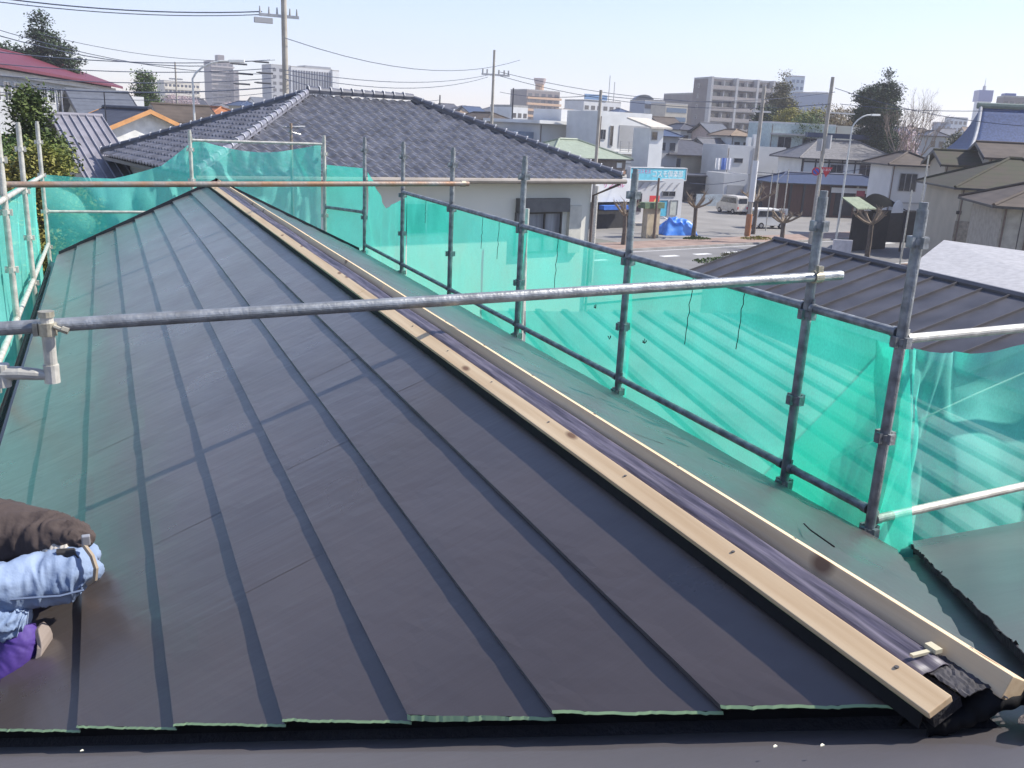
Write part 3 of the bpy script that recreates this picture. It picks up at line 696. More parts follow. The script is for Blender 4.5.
th.box('eave', (-oh+.02, -oh+.02, zt-.16), (TL-oh-.02, TD-oh-.02, zt-.06), M('eave_grey', (.25, .24, .22)))
def ridge_chain(a, b, m=TILE2, r=.08, st=.34):
    mb = MB(); d = b-a; k = int(d.length/st)
    for i in range(k):
        p, q = a+d*(i/k), a+d*((i+1)/k); mb.tube(p, p+(q-p)*1.02, r*1.15, 10, r1=r*.9)
    mb.prism([a+V((0,0,-.10))-d.normalized().cross(V((0,0,1)))*.07, a+V((0,0,-.10))+d.normalized().cross(V((0,0,1)))*.07, a+V((0,0,0))+d.normalized().cross(V((0,0,1)))*.07, a-d.normalized().cross(V((0,0,1)))*.07], d)
    mb.build('ridge_tiles', m, th.root)
    mb = MB()
    for i in range(k):
        p = a+d*(i/k); mb.tube(p+V((0, 0, .02)), p+d.normalized()*.03+V((0, 0, .02)), r*1.16, 8)
    tag(mb.build('ridge_mortar', M('pale_mortar', (.46, .46, .47), rough=.5), th.root), kind='stuff')
up = V((0, 0, .12)); zr = zt+aH*tsl
ra, rb = V((-oh+aH, -oh+aH, zr)), V((TL-oh-aH, -oh+aH, zr))
ridge_chain(c00+up, ra+up); ridge_chain(c00+X_*TL+up, rb+up, TILE, .09); ridge_chain(ra+up*1.3, rb+up*1.3, TILE, .10); ridge_chain(c00+Y_*TD+up, ra+up, TILE); ridge_chain(c00+X_*TL+Y_*TD+up, rb+up, TILE)
GUT = M('beige_gutter', (.27, .235, .20), rough=.5)
m = MB(); m.tube((-oh-.05, -oh-.07, zt-.07), (TL-oh+.1, -oh-.07, zt-.07), .075, 10); m.build('gutter', GUT, th.root)
m = MB(); m.tube((TL-oh+.06, -oh-.05, zt-.07), (TL-oh+.06, TD-oh, zt-.07), .07, 10); m.build('gutter', GUT, th.root)
m = MB(); m.path([(TL-oh-.1, -oh-.05, zt-.15), (TL-2*oh+.04, -.06, zt-.55), (TL-2*oh+.04, -.06, .2)], .04, 8); m.build('downpipe', M('downpipe_brown', (.14, .1, .08)), th.root)
ww = th.w
wx = lambda px: ((lambda q, k: (k*q.dot(CF)-q.dot(CR))/(u78.dot(CR)-k*u78.dot(CF)))(V((th.root.location.x, th.root.location.y, -1.2))-CP, (px-512)/FPX))
x0, x1 = wx(516), wx(566)
zt2 = (FR-U(-12)*(-oh)).z-GZ
th.box('shutter_box', (x0, -.22, zt-1.02), (x1, -.003, zt-.62), M('shutter_grey', (.10, .10, .10), rough=.5))
th.win('F', wx(527), zt-2.25, wx(562)-wx(527), 1.22, fm=M('bronze_frame', (.05, .045, .04)), pm=M('curtained_glass', (.30, .31, .32), rough=.15, col2=(.10, .10, .11), scale=1.1, stretch=(3, 1, .2)), div=2)
th.box('side_shutter', (x0-.02, -.12, zt-2.3), (wx(527)-.02, -.003, zt-1.03), M('shutter_grey', (.10, .10, .10)))
th.box('shutter_case', (wx(568), -.14, zt-2.3), (wx(580), -.003, zt-.85), M('ivory_panel', (.52, .50, .43), rough=.6))
th.win('F', wx(400), zt-1.6, 1.6, .9, div=2)
th.win('R', 3, zt-2.2, 1.7, 1.1, div=2)
# rooftop TV antenna mast of the neighbour, thin pole seen through the net
am = empty('antenna_mast', W(291, 150, 14.0), 'thin weathered mast with a small aerial standing behind the rear net', 'antenna mast')
m = MB(); zz = pix
ra_ = W(296, 215, 14.0)-W(291, 122, 14.0)
m.tube(-V((0, 0, 6)), V((0, 0, .42)), .022, 8); m.build('mast', GALVR, am)
m = MB(); m.tube((-.12, 0, .36), (.22, .05, .38), .012, 6); m.tube((-.04, 0, .30), (.15, .04, .26), .012, 6)
for k in range(5): m.tube((-.10+.07*k, -.08, .37), (-.10+.07*k, .10, .37), .006, 5)
m.build('aerial', ALU, am)
am.location = W(291, 128, 13.6)-V((0, 0, .35))

# ---------------------------------------------------------------- dark seamed roof close on the right, its neighbours
DSEAM = M('dark_seamed_steel_roof', (.052, .05, .056), rough=.5, var=.3, scale=1.3, spec=.6)
def seam_roof(name, label, R0p, az, L, run, slope, m, pitch=.455, rib=.035, back=True, wallm=BEIGE, ridge=True, ribm=None):
    """ridge starts at world point R0p and runs L along az; slopes fall to the right-hand side (towards az+90) and behind"""
    root = empty(name, (R0p.x, R0p.y, GZ), label, 'house'); e = U(az); f = U(az+90); z = R0p.z-GZ
    def pan(sgn, nm):
        mb = MB(); a = V((0, 0, z)); b = f*sgn*run+V((0, 0, z-run*slope))
        mb.prism([a, b, b-V((0, 0, .06)), a-V((0, 0, .06))], e*L); return mb.build(nm, m, root)
    ro = pan(1, 'roof')
    if back: pan(-1, 'roof')
    f0 = f
    for sg_ in ((1, -1) if back else (1,)):
      f = f0*sg_; mb = MB(); k = int(L/pitch); nrm = (V((0, 0, 1))+f*slope).normalized()
      for i in range(k+1):
        c = e*(i*pitch+.1)+V((0, 0, z)); mb.prism([c+f*.10-V((0,0,.10*slope)), c+e*.035+f*.10-V((0,0,.10*slope)), c+e*.028+nrm*rib+f*.10-V((0,0,.10*slope)), c+e*.007+nrm*rib+f*.10-V((0,0,.10*slope))], f*(run-.12)-V((0, 0, (run-.12)*slope)))
      mb.build('seams', ribm or m, root)
    f = f0
    if ridge:
        mb = MB(); mb.prism([f*-.11+V((0, 0, z-.06)), f*.11+V((0, 0, z-.06)), f*.11+V((0, 0, z+.02)), f*.04+V((0, 0, z+.08)), f*-.04+V((0, 0, z+.08)), f*-.11+V((0, 0, z+.02))], e*L); mb.build('ridge_cap', m, root)
    mb = MB(); a0 = e*.3; a1 = e*(L-.3); g = run-.5
    zz_ = z-run*slope-.05
    mb.prism([a0-f*g, a0+f*g, a0+f*g+V((0, 0, zz_)), a0+V((0, 0, z-.25)), a0-f*g+V((0, 0, zz_))], a1-a0); mb.build('wall', wallm, root)
    return root
rp = W(775, 239, 27.0)
def along(P, px, az):
    u = U(az); q = P-CP; k = (px-512)/FPX
    return (k*q.dot(CF)-q.dot(CR))/(u.dot(CR)-k*u.dot(CF))
rb_ = atz(1024, 297, rp.z); dv = rb_-rp; azr = math.degrees(math.atan2(dv.x, dv.y))
seam_roof('house', 'neighbouring house with a dark ribbed metal roof just beyond the right hand net', rp+dv.normalized()*(dv.length+8), (azr+180) % 360, dv.length+8, 2.9, .34, DSEAM, pitch=.74, rib=.05, ribm=M('brown_seam_rib', (.11, .095, .085), rough=.5))
print('azr', azr, 'len', dv.length)
LG = M('pale_grey_shingle', (.36, .355, .36), rough=.85, var=.10, scale=5, bump=.2, bscale=30)
p_a, p_b = W(944, 240, 34), None
p_b = atz(1040, 253, p_a.z); dv2 = p_b-p_a; azl = math.degrees(math.atan2(dv2.x, dv2.y))
root = empty('house', (p_a.x, p_a.y, GZ), 'house with a pale grey shingle roof beyond the dark ribbed roof', 'house')
mb = MB(); P1 = atz(908, 268, p_a.z-.55); P2 = atz(1130, 322, p_a.z-.55)
off = V((p_a.x, p_a.y, GZ)); far1, far2 = p_a+dv2*0, p_a+dv2*2.0
mb.prism([P1-off, P1+(P2-P1)*1.2-off, far2-off, far1-off], (0, 0, -.12)); mb.build('roof', LG, root)
mb = MB(); mb.prism([(P1-off)*1.0+V((.4,.2,-.13)), P1+(P2-P1)*1.18-off+V((-.2,.3,-.13)), far2-off+V((-.2,-.2,-.2)), far1-off+V((.2,-.3,-.2))], (0, 0, -3.0)); mb.build('wall', BEIGE, root)
# low corrugated annexe roofs below the right hand net
CORR = M('sunlit_corrugated_sheet', (.17, .175, .165), rough=.7, var=.2, scale=.7)
CORRD = M('corrugated_seam', (.085, .085, .085), rough=.6)
c0 = V((3.4, 3.2, 0)); 
shd = Bld('shed', 'low flat annexe below the net, its pale roof crossed by dark battens', 'shed', (2.9, 3.6), 104, 16, 17.5, 3.42, BEIGE)
m = MB(); m.box((-.1, -.1, 3.425), (16.1, 17.6, 3.5)); m.build('roof', CORR, shd.root)
for k in range(24):
    m = MB(); m.box((-.05+k*.68, -.1, 3.502), (.09+k*.68, 17.6, 3.56)); m.build('batten', CORRD, shd.root)
cw = empty('garden_wall', (5.5, 13.5, GZ), 'pale block wall between the houses behind the green net', 'wall', rz=rad(12))
m = MB(); m.box((-4, 0, 0), (5, .15, 3.2)); m.build('blocks', PALE, cw); m = MB(); m.box((-4.05, -.03, 3.203), (5.05, .18, 3.27)); m.build('coping', CONC, cw)
bf = sheetpoly('yard', [(2.2, -3), (16, -3), (16, 24), (2.2, 24)], GZ+.01, M('concrete_yard', (.36, .34, .30), rough=.9, var=.1))
sheetpoly('yard', [(-14, -3), (-2, -3), (-2, 40), (-14, 40)], GZ+.012, M('concrete_yard', (.36, .34, .30)))
RED = M('maroon_metal_roof', (.12, .014, .028), rough=.55, var=.15, scale=1)
ORV = M('orange_verge', (.55, .27, .10), rough=.6)
TERRA = M('terracotta_roof', (.34, .13, .05), rough=.7, var=.2, scale=2)
CORG = M('grey_corrugated_roof', (.22, .21, .23), rough=.5, var=.15, scale=2)
GRN = M('pale_green_metal_roof', (.24, .28, .21), rough=.6, var=.1)
PINKW = M('pinkish_beige_wall', (.46, .36, .32), rough=.8)
TAUPE = M('taupe_tile_wall', (.17, .145, .135), rough=.7, var=.1, scale=.5)
BALC = M('beige_balcony_front', (.34, .30, .27), rough=.8)
BLUEW = M('blue_grey_wall', (.20, .25, .33), rough=.7)
# ---- left
b = fac(-60, 111, 50.5, 48, 9.3, 'school_building', 'white school building with a long maroon metal roof on the far left', depth=9.5, wm=M('school_wall', (.36, .37, .38), rough=.8), hdrop=.1)  # white wall greyed in its colour to stand in for eave shade
b.gable(RED, .33, 1.1, 'x', verge=WHITE, og=.6, t=.2)
for k in range(16): b.win('F', 1.0+k*2.6, b.h-2.3, 1.7, 1.25, fm=WHITE, div=2)
for k in range(16): b.win('F', 1.0+k*2.6, b.h-5.6, 1.7, 1.3, fm=WHITE, div=2)
b.box('cornice', (-.2, -.42, b.h-.75), (b.w+.2, -.004, b.h-.4), WHITE)
b = fac(88, 144, 98.5, 62, 78, 'annexe', 'white flat roofed annexe between the maroon roof and the round tree', depth=9)
b.flat(WHITE, .3); b.win('F', .5, b.h-1.6, 1.6, 1.0, div=2); b.box('band', (-.05, -.05, b.h-2.3), (b.w+.05, -.004, b.h-2.1), GREYW)
b = fac(88, 134, 117, 50, 78, 'house', 'house with a plain slate grey gable roof behind the corrugated one', 'house', depth=6, wm=PALE); b.gable(M('slate_grey_roof', (.10, .11, .13), rough=.6, courses=1.5), .42, .4)
seam_roof('house', 'low house with a silvery corrugated roof beside the bushy garden trees', W(49, 114, 30), 78, 1.65, 8, .36, CORG, pitch=.25, rib=.06, ribm=M('pale_corrugation', (.33, .32, .34), rough=.5))
bp_ = W(88, 119, 38); bb = Bld('shed', 'pale green metal lean-to roof beside the silvery corrugated roof', 'shed', tuple(bp_[:2]), 90, 1.2, 5, 3, BEIGE, wall=False)
o3 = V((bp_.x, bp_.y, GZ)); m = MB(); m.prism([W(88, 118, 38)-o3, W(96, 119, 38)-o3, W(108, 146, 35)-o3, W(98, 147, 35)-o3], (0, 0, -.08)); m.build('roof', GRN, bb.root)
m = MB(); m.prism([W(89, 120, 37.9)-o3, W(95, 121, 37.9)-o3, W(107, 148, 35.1)-o3, W(99, 149, 35.1)-o3], (0, 0, -4)); m.build('wall', BEIGE, bb.root)
b = fac(107, 186, 131, 37, 68, 'house', 'cream gabled house with an orange verge board and dark roof on the left', 'house', depth=4, wm=M('white_plaster', (.70, .70, .66), rough=.8), hdrop=-.1)
b.gable(ROOFD, .42, .35, 'y', verge=ORV, og=.35, t=.10)
m = MB()
for px, py in ((192, 128),): pass
def pole(name, label, px, pyb, pyt, d, r, cat, m=CONCP, zb=None, group=None, taper=.7, bend=None):
    T = W(px, pyt, d); root = empty(name, (T.x, T.y, GZ), label, cat, group)
    mb = MB(); mb.tube((0, 0, 0), (0, 0, T.z-GZ), r, 12, r1=r*taper); mb.build('shaft', m, root); root['h'] = T.z-GZ
    del root['h']; return root, T.z-GZ
def street_lamp(label, px, pyt, pxh, pyh, d, m=M('pale_lamp_paint', (.60, .60, .56), rough=.5), r=.075):
    T = W(px, pyt, d); H = W(pxh, pyh, d); root = empty('street_lamp', (T.x, T.y, GZ), label, 'street lamp', 'street lamps')
    L = H-T; h = T.z-GZ; hv = V((L.x, L.y, 0)); pts = [(0, 0, 0), (0, 0, h*.6), (0, 0, h)]
    for t in (.15, .35, .6, .8, 1): pts.append(V((0, 0, h+L.z*(1-(1-t)**2)))+hv*t**1.3)
    rr = [r, r*.8]+[r*.6]*6; mb = MB(); mb.path(pts, rr, 10); mb.build('post', m, root)
    e = V((0, 0, h+L.z))+hv; u = hv.normalized(); s = V((-u.y, u.x, 0))
    mb = MB(); mb.prism([e-s*.12+V((0,0,-.07)), e+s*.12+V((0,0,-.07)), e+s*.09+V((0,0,.07)), e-s*.09+V((0,0,.07))], u*.7+V((0, 0, .03))); mb.build('lamp_head', m, root, bevel=.02)
    return root
street_lamp('white curved street lamp rising behind the left hip of the tiled roof', 192.5, 79, 229, 61, 42)
r_, h_ = pole('utility_pole', 'thin utility pole between the round tree and the white street lamp', 175, 0, 62, 70, .09, 'utility pole')
MB().box((-.5, -.04, h_-1.3), (.5, .04, h_-1.2)).build('crossarm', ALU, r_)
pole('antenna_pole', 'thin dark pole beside the cream gabled house', 104, 0, 92, 34, .03, 'pole', TRIMD)
for px, l in ((56, 'first'), (61, 'second')): pole('drain_pipe', 'pale thin pipe before the school windows, %s from the left' % l, px, 0, 90, 44, .05, 'pipe', ALU, group='pipes before the school')
def block(name, label, pxl, pxr, pyt, d, wm, cat='building', az=78, depth=14, floors=0, cols=0, wh=1.4, fm=None, group=None, mt=CONC, ww=None, pm=GLASS, zh=3.0, top=1.3, sidewin=False):
    b = fac(pxl, pxr, pyt, d, az, name, label, cat, depth, wm, group); b.flat(mt, .5, .25)
    if floors:
        p = b.w/cols; w_ = ww or p*.62
        for f in range(floors):
            for c in range(cols):
                z = b.h-top-wh-f*zh
                if z < .5: continue
                m = MB(); m.box((p*c+(p-w_)/2, -.06, z), (p*c+(p+w_)/2, -.004, z+wh)); m.build('window', pm, b.root)
    return b
b = block('apartment_tower', 'tall taupe apartment tower standing alone on the left skyline', 211, 233, 61, 620, TAUPE, floors=13, cols=4, zh=2.9, wh=1.5, depth=16)
for f in range(13): b.box('balcony', (-.5, -1.3, b.h-3.7-f*2.9), (b.w+.5, -.07, b.h-2.8-f*2.9), BALC)
b.box('plant_room', (b.w*.35, 2, b.h+.1), (b.w*.65, 8, b.h+4.5), TAUPE)
b = block('building', 'lower taupe block attached on the right of the lone apartment tower', 233.5, 238.5, 71, 622, TAUPE, floors=9, cols=1, depth=14)
b = block('apartment_building', 'long cream apartment building behind the pink cherry trees', 164, 199.5, 81, 480, CREAM, floors=4, cols=9, depth=14, wh=1.3)
for f in range(4): b.box('balcony', (0, -1.2, b.h-4.0-f*3), (b.w, -.07, b.h-3.0-f*3), CREAM)
b = block('office_building', 'white office block with dark vertical window strips behind the utility pole', 291, 332, 67, 430, PALE, az=78, depth=18)
for k in range(15): b.box('window_strip', (.8+k*(b.w-1)/15, -.15, b.h-13), (.8+k*(b.w-1)/15+.62*(b.w-1)/15, -.004, b.h-1.2), M('dark_strip', (.05, .055, .07), rough=.3))
b.box('roof_screen', (b.w*.35, .5, b.h+.1), (b.w*.98, 10, b.h+1.3), M('grey_screen', (.25, .26, .28)))
b = block('building', 'plain pale block just left of the striped office block', 271, 290.5, 65, 425, GREYW, floors=5, cols=3, depth=12, ww=1.6)
b = block('building', 'narrow white wing right of the striped office block', 332.5, 339, 71, 440, WHITE, depth=10)
b = fac(168, 214, 121, 66, 78, 'house', 'house with a wide brown roof left of the orange one', 'house', depth=5, wm=BEIGE); b.gable(BRN, .4, .5)
b = fac(212, 240, 116, 82, 78, 'house', 'house with a bright orange roof peeping over the tiled hip', 'house', depth=8, wm=CREAM); b.hip(TERRA, .45)
# ---- centre skyline
b = block('apartment_building', 'apartment block with orange balconies and a drum shaped tank on its roof', 527, 560, 90, 450, TAUPE, floors=7, cols=5, depth=14)
for f in range(8): b.box('balcony', (-.3, -1.3, b.h-4.0-f*2.9), (b.w+.3, -.07, b.h-2.9-f*2.9), M('orange_balcony', (.52, .33, .19), rough=.8))
m = MB(); m.tube((b.w*.55, 5, b.h), (b.w*.55, 5, b.h+3.6), 2.2, 12); m.build('roof_stair', M('orange_balcony', (.52, .33, .19)), b.root)
m = MB(); m.tube((b.w*.55, 5, b.h+3.6), (b.w*.55, 5, b.h+6.3), 2.6, 14, r1=3.2); m.build('water_tank', PINKW, b.root)
b = block('building', 'small white office left of the orange balconied block', 512, 528, 107, 210, WHITE, floors=3, cols=3, depth=9, wh=1.0)
b = block('building', 'white hospital like building with a blue roof sign below two thin masts', 584, 621, 101, 300, PALE, floors=4, cols=6, depth=15, wh=1.3)
b.box('roof_sign', (0, -.3, b.h+.6), (b.w*.6, 0, b.h+2.3), M('blue_sign', (.12, .24, .42), rough=.5))
m = MB(); m.tube((b.w*.85, 4, b.h), (b.w*.85, 4, b.h+9), .12, 6); m.build('mast', ALU, b.root); m = MB(); m.tube((b.w*.99, 4, b.h), (b.w*.99, 4, b.h+7), .12, 6); m.build('mast', ALU, b.root)
b = block('building', 'blue-grey office with ribbon windows left of the tall brown apartment block', 645, 665, 101, 340, BLUEW, depth=14)
for f in range(4): b.box('window_strip', (0, -.1, b.h-2.6-f*3.2), (b.w, -.004, b.h-1.2-f*3.2), GLASS)
m = MB(); m.grid(lambda u, v: V((b.w*.5+b.w*.5*math.cos(math.pi*u)*math.cos(v*1.57), 7+6*math.sin(v*1.57), b.h+2.6*math.sin(math.pi*u)*math.cos(v*1.57))), 12, 5); m.build('curved_roof', BLUEW, b.root)
b = block('building', 'beige and blue office with stacked ribbon windows behind the white modern house', 666, 688, 104, 330, BEIGE, depth=14)
for f in range(4): b.box('window_strip', (.5, -.1, b.h-2.8-f*3.2), (b.w-.5, -.004, b.h-1.2-f*3.2), M('blue_glass', (.06, .12, .2), rough=.2))
b = block('apartment_building', 'dim bluish apartment block standing behind the tall brown one', 693, 720, 94, 340, TAUPE, depth=30, floors=6, cols=4)
# the big apartment block
b = fac(709.5, 782, 78.5, 260, 78, 'apartment_building', 'tall brown tiled apartment block with grey balconies, dominating the skyline', depth=12, wm=TAUPE)
b.flat(GREYW, .5, .3); W5 = b.w; bays = [0, W5*.335, W5*.62, W5*.84, W5]
for c in range(5):
    x = bays[c]; b.box('pillar', (x-.35, -2.0, 0), (x+.35, -.005, b.h+.5), M('grey_pillar', (.42, .41, .40)))
for f in range(8):
    z = b.h-2.95*(f+1)
    for c in range(4):
        x0, x1 = bays[c]+.36, bays[c+1]-.36
        b.box('balcony', (x0, -1.9, z), (x1, -.006, z+.15), CONC); b.box('balcony_front', (x0, -1.95, z+.152), (x1, -1.8, z+1.2), BALC)
        b.box('window', (x0+.5, -.06, z+.3), (x1-.5, -.004, z+2.3), GLASS)
        b.box('balcony_divider', ((x0+x1)/2-.1, -1.79, z+.16), ((x0+x1)/2+.1, -.07, z+2.6), M('grey_pillar', (.42, .41, .40)))
for f in range(8): b.win('L', 5, b.h-2.95*(f+1)+.6, 1.2, 1.2)
b = block('building', 'glassy office tower just visible behind the tall conifer', 792, 805, 76.5, 420, M('pale_glass_wall', (.42, .48, .52), rough=.3), floors=7, cols=3, depth=10, pm=M('blue_glass', (.06, .12, .2)))
b = block('building', 'low grey-blue block right of the glassy office tower', 800, 829, 93, 380, BLUEW, depth=10)
b.box('white_block', (b.w*.6, 1, b.h+.1), (b.w, 8, b.h+1.0), WHITE)
# right skyline
b = block('tower', 'slender white tower with a blue crown and mast on the right skyline', 980, 993, 91, 520, WHITE, depth=10, cat='tower')
b.box('blue_crown', (-.3, -.4, b.h-5.6), (b.w+.3, 10.3, b.h+.6), M('tower_blue', (.05, .09, .30), rough=.4))
b.box('window_strip', (1.0, -.2, b.h-20), (b.w*.45, -.01, b.h-9), M('dark_strip', (.05, .055, .07)))
m = MB(); m.tube((b.w*.45, 4, b.h+.6), (b.w*.45, 4, b.h+7.5), .35, 6, r1=.08); m.tube((b.w*.45, 4, b.h+.6), (b.w*.45, 4, b.h+3), .9, 6); m.build('mast', ALU, b.root)
b = block('building', 'dark taupe building with a blue roof box at the right picture edge', 1004, 1040, 97, 300, TAUPE, floors=6, cols=6, depth=12, zh=2.6)
b.box('roof_box', (.5, 1, b.h+.1), (b.w*.35, 6, b.h+1.3), M('tower_blue', (.05, .09, .30)))
block('building', 'pale distant office left of the white tower', 950, 968, 118, 420, PALE, floors=3, cols=4, depth=10)
block('building', 'bluish low distant office beside the bare tree', 938, 951, 123, 400, BLUEW, floors=2, cols=3, depth=10)

# ---- mid distance
b = fac(540, 604, 123.5, 95, 78, 'modern_house', 'white modernist house with a thin projecting flat roof behind the tiled roof', 'house', depth=9, wm=PALE)
b.box('roof', (-.9, -1.1, b.h+.004), (b.w+.1, 9.4, b.h+.35), WHITE); b.box('wall_band', (-.05, -.12, b.h-3.1), (b.w*.9, -.004, b.h-2.4), WHITE)
b.box('roof_upstand', (b.w*.4, 1, b.h+.352), (b.w, 6, b.h+1.6), PALE); b.win('F', b.w*.78, b.h-1.9, 1.3, 1.2, div=2); b.box('shaded_side_box', (-2.6, 1, 0), (-.004, 7, b.h-.9), BLUEW)  # blue-grey box at the left stands in for the house's shaded side
b = fac(600, 652, 114.5, 90, 78, 'modern_house', 'white flat roofed house with a recessed balcony and rails', 'house', depth=8, wm=WHITE)
b.flat(WHITE, .35); b.win('F', 1.35, b.h-3.0, .45, 2.0); b.win('F', -.0+.15, b.h-2.4, .7, 1.0, div=2); b.box('recess_shade_panel', (b.w*.38, -.05, b.h-3.1), (b.w*.92, -.004, b.h-.9), GREYW)  # flat grey panel paints the shade of the balcony recess
m = MB()
for k in range(5): m.box((b.w*.34, -.75, b.h-3.4+k*.22), (b.w, -.71, b.h-3.34+k*.22))
for k in range(5): m.box((b.w*(.34+.165*k), -.76, b.h-3.5), (b.w*(.34+.165*k)+.05, -.70, b.h-2.45))
m.build('balcony_rail', ALU, b.root); b.box('balcony_floor', (b.w*.3, -.8, b.h-3.7), (b.w, -.006, b.h-3.5), WHITE)
b = fac(650.5, 664, 128, 86, 78, 'stair_tower', 'slim white stair tower with a slanted cream roof', 'tower', depth=4, wm=WHITE)
m = MB(); m.prism([(-.2, -.4, b.h-.05), (-.2, 4, b.h+.8), (-.2, 4, b.h+.95), (-.2, -.4, b.h+.12)], (b.w+.9, 0, 0)); m.build('roof', M('cream_roof', (.55, .50, .42), rough=.7), b.root); b.win('F', .15, b.h-1.1, .7, .8)
b = fac(552, 626, 157, 78, 78, 'house', 'house with a pale green metal hip roof below the white modernist house', 'house', depth=6.5, wm=M('dark_brown_wall', (.14, .11, .09))); b.hip(GRN, .40, .45)  # wall has one even dark brown base colour
b.win('F', b.w-1.1, b.h-.8, .6, .45, fm=WHITE, pm=WHITE)
b.box('brown_band', (0, -.10, b.h-1.35), (b.w, -.004, b.h-1.1), M('rust_band', (.30, .17, .11)))
b = fac(600, 664, 167.5, 92, 78, 'building', 'white windowless block above the low shop roofs', depth=4, wm=WHITE); b.flat(WHITE, .2); b.win('F', b.w*.68, b.h-.8, 1.5, .4)
# shop with sign
b = fac(628, 684, 179, 80, 78, 'shop', 'small white shop under a long turquoise sign board', 'shop', depth=7, wm=PALE); b.flat(PALE, .1)
sw = b.w
sg = empty('shop_sign', b.root.matrix_basis @ V((-.15, -.5, b.h-.05)), 'long turquoise shop sign with pink and white lettering', 'sign', rz=rad(12))
sL = sw+.7; m = MB(); m.box((0, 0, 0), (sL, .35, 1.05)); m.build('panel', M('turquoise_sign', (.16, .50, .60), rough=.35), sg)
m = MB(); m.box((-.05, -.06, -.06), (sL+.05, .38, -.003)); m.box((-.05, -.06, 1.053), (sL+.05, .38, 1.11)); m.box((-.06, -.06, -.003), (-.003, .38, 1.053)); m.box((sL+.003, -.06, -.003), (sL+.06, .38, 1.053)); m.build('frame', PALE, sg)
try:
    text_mesh('lettering', 'コスモス', .42, M('pink_letter', (.62, .12, .32), rough=.5), sg, (1.65, -.012, .72), (rad(90), 0, 0))
    text_mesh('lettering', 'コスモ倶楽部', .66, M('white_letter', (.75, .75, .74), rough=.5), sg, (sL*.66, -.012, .50), (rad(90), 0, 0))
except Exception as e: print('text', e)
b.win('F', sw*.17, b.h-2.9, .6, 1.7); b.win('F', sw*.62, b.h-1.5, 1.5, .5, div=2); b.win('F', sw*.58, b.h-3.3, 1.0, 1.5, pm=M('cyan_poster', (.10, .45, .60), rough=.4)); b.win('F', sw*.78, b.h-3.2, .9, 1.4, pm=M('pale_curtain', (.45, .47, .42)))
m = MB()
for k in range(7): m.prism([(.4+k*.8, -.06, b.h-.75), (.55+k*.8, -.06, b.h-.75), (1.0+k*.8, -.06, b.h-.25), (.85+k*.8, -.06, b.h-.25)], (0, -.03, 0))
m.build('canopy_struts', GREYW, b.root)
b.box('door_step', (0, -1.2, 0), (sw, -.006, .18), CONC)
pb = empty('poster_board', b.root.matrix_basis @ V((1.35, -1.6, 0)), 'red and pink poster board in front of the shop', 'sign', rz=rad(12))
ph = b.h-2.7
m = MB(); m.tube((0.1, .05, 0), (.1, .05, ph+1.4), .03, 6); m.tube((1.1, .05, 0), (1.1, .05, ph+1.4), .03, 6); m.build('legs', ALU, pb)
MB().box((0, 0, ph+.52), (1.2, .03, ph+1.4)).build('panel', M('poster_red', (.60, .05, .05), rough=.4), pb); MB().box((.15, 0, ph-.35), (1.15, .03, ph+.517)).build('panel', M('poster_pink', (.58, .08, .32), rough=.4), pb)
m = MB(); m.prism([(.42, -.02, ph+.75), (.62, -.02, ph+.70), (.85, -.02, ph+1.2), (.65, -.02, ph+1.1)], (0, .015, 0)); m.build('mark', M('poster_yellow', (.75, .50, .15)), pb)
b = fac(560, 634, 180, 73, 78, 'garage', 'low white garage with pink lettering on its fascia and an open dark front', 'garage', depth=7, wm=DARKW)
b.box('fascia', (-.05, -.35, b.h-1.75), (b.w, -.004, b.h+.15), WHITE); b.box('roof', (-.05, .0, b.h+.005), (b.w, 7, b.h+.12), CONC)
try: text_mesh('lettering', 'サンパル', .62, M('pink_letter', (.62, .12, .32)), b.root, (b.w*.68, -.37, b.h-.35), (rad(90), 0, 0))
except Exception as e: print(e)
b.box('side_wall', (b.w-.25, -.33, 0), (b.w, -.005, b.h-1.76), BEIGE); b.box('awning', (b.w*.50, -1.0, b.h-2.35), (b.w*.86, -.36, b.h-2.0), M('blue_awning', (.03, .14, .50), rough=.6))
bw = Bld('wall', 'beige block wall with a green hedge top beside the blue tarpaulin', 'wall', tuple(W(644, 232, 71)[:2]), 78, 1.6, .3, 2.3, M('beige_block', (.42, .35, .25), rough=.9, var=.1, scale=2))
bw.box('hedge_top', (-.3, -.2, 2.305), (1.8, .6, 2.75), M('moss_green', (.12, .17, .10), rough=1, bump=.6))
# blue tarpaulin pile and odds
tp = atz(676, 234); tg = empty('tarpaulin_pile', tp, 'heap covered by a bright blue tarpaulin beside the pollarded tree', 'tarpaulin')
m = MB(); m.open = True
m.grid(lambda u, v: V(((u-.5)*3.1*(1+.15*N(v*3, 1)), (v-.5)*1.9*(1+.2*N(u*3, 2)), 1.30*max(0, (1-abs(u*2-1)**5))*max(0, 1-abs(v*2-1)**3)*(.85+.5*N(u*3.5, v*3, 4))+.16*(1-2.5*abs(N(u*6, v*5, 2)))*(1-abs(u*2-1)**4)*(1-abs(v*2-1)**4))), 40, 30)
m.build('sheet', M('blue_tarp', (.02, .16, .62), rough=.35, bump=.5, bscale=4, col2=(.10, .30, .75), scale=1.5), tg, smooth=True)
m = MB(); m.path([(1.0, 0, 0), (1.0, 0, 1.0), (1.6, 0, 1.2), (2.2, 0, .9), (2.2, 0, 0)], .05, 6); tag(m.build('wheelbarrow_frame', ALU), 'grey tubular frame standing behind the blue tarpaulin', 'frame').location = tp+V((-1.8, 1.8, 0))
b = fac(671, 727, 154, 120, 78, 'house', 'beige house with a dark grey hip roof behind the turquoise sign', 'house', depth=10, wm=BEIGE); b.hip(ROOFD, .42, .9)
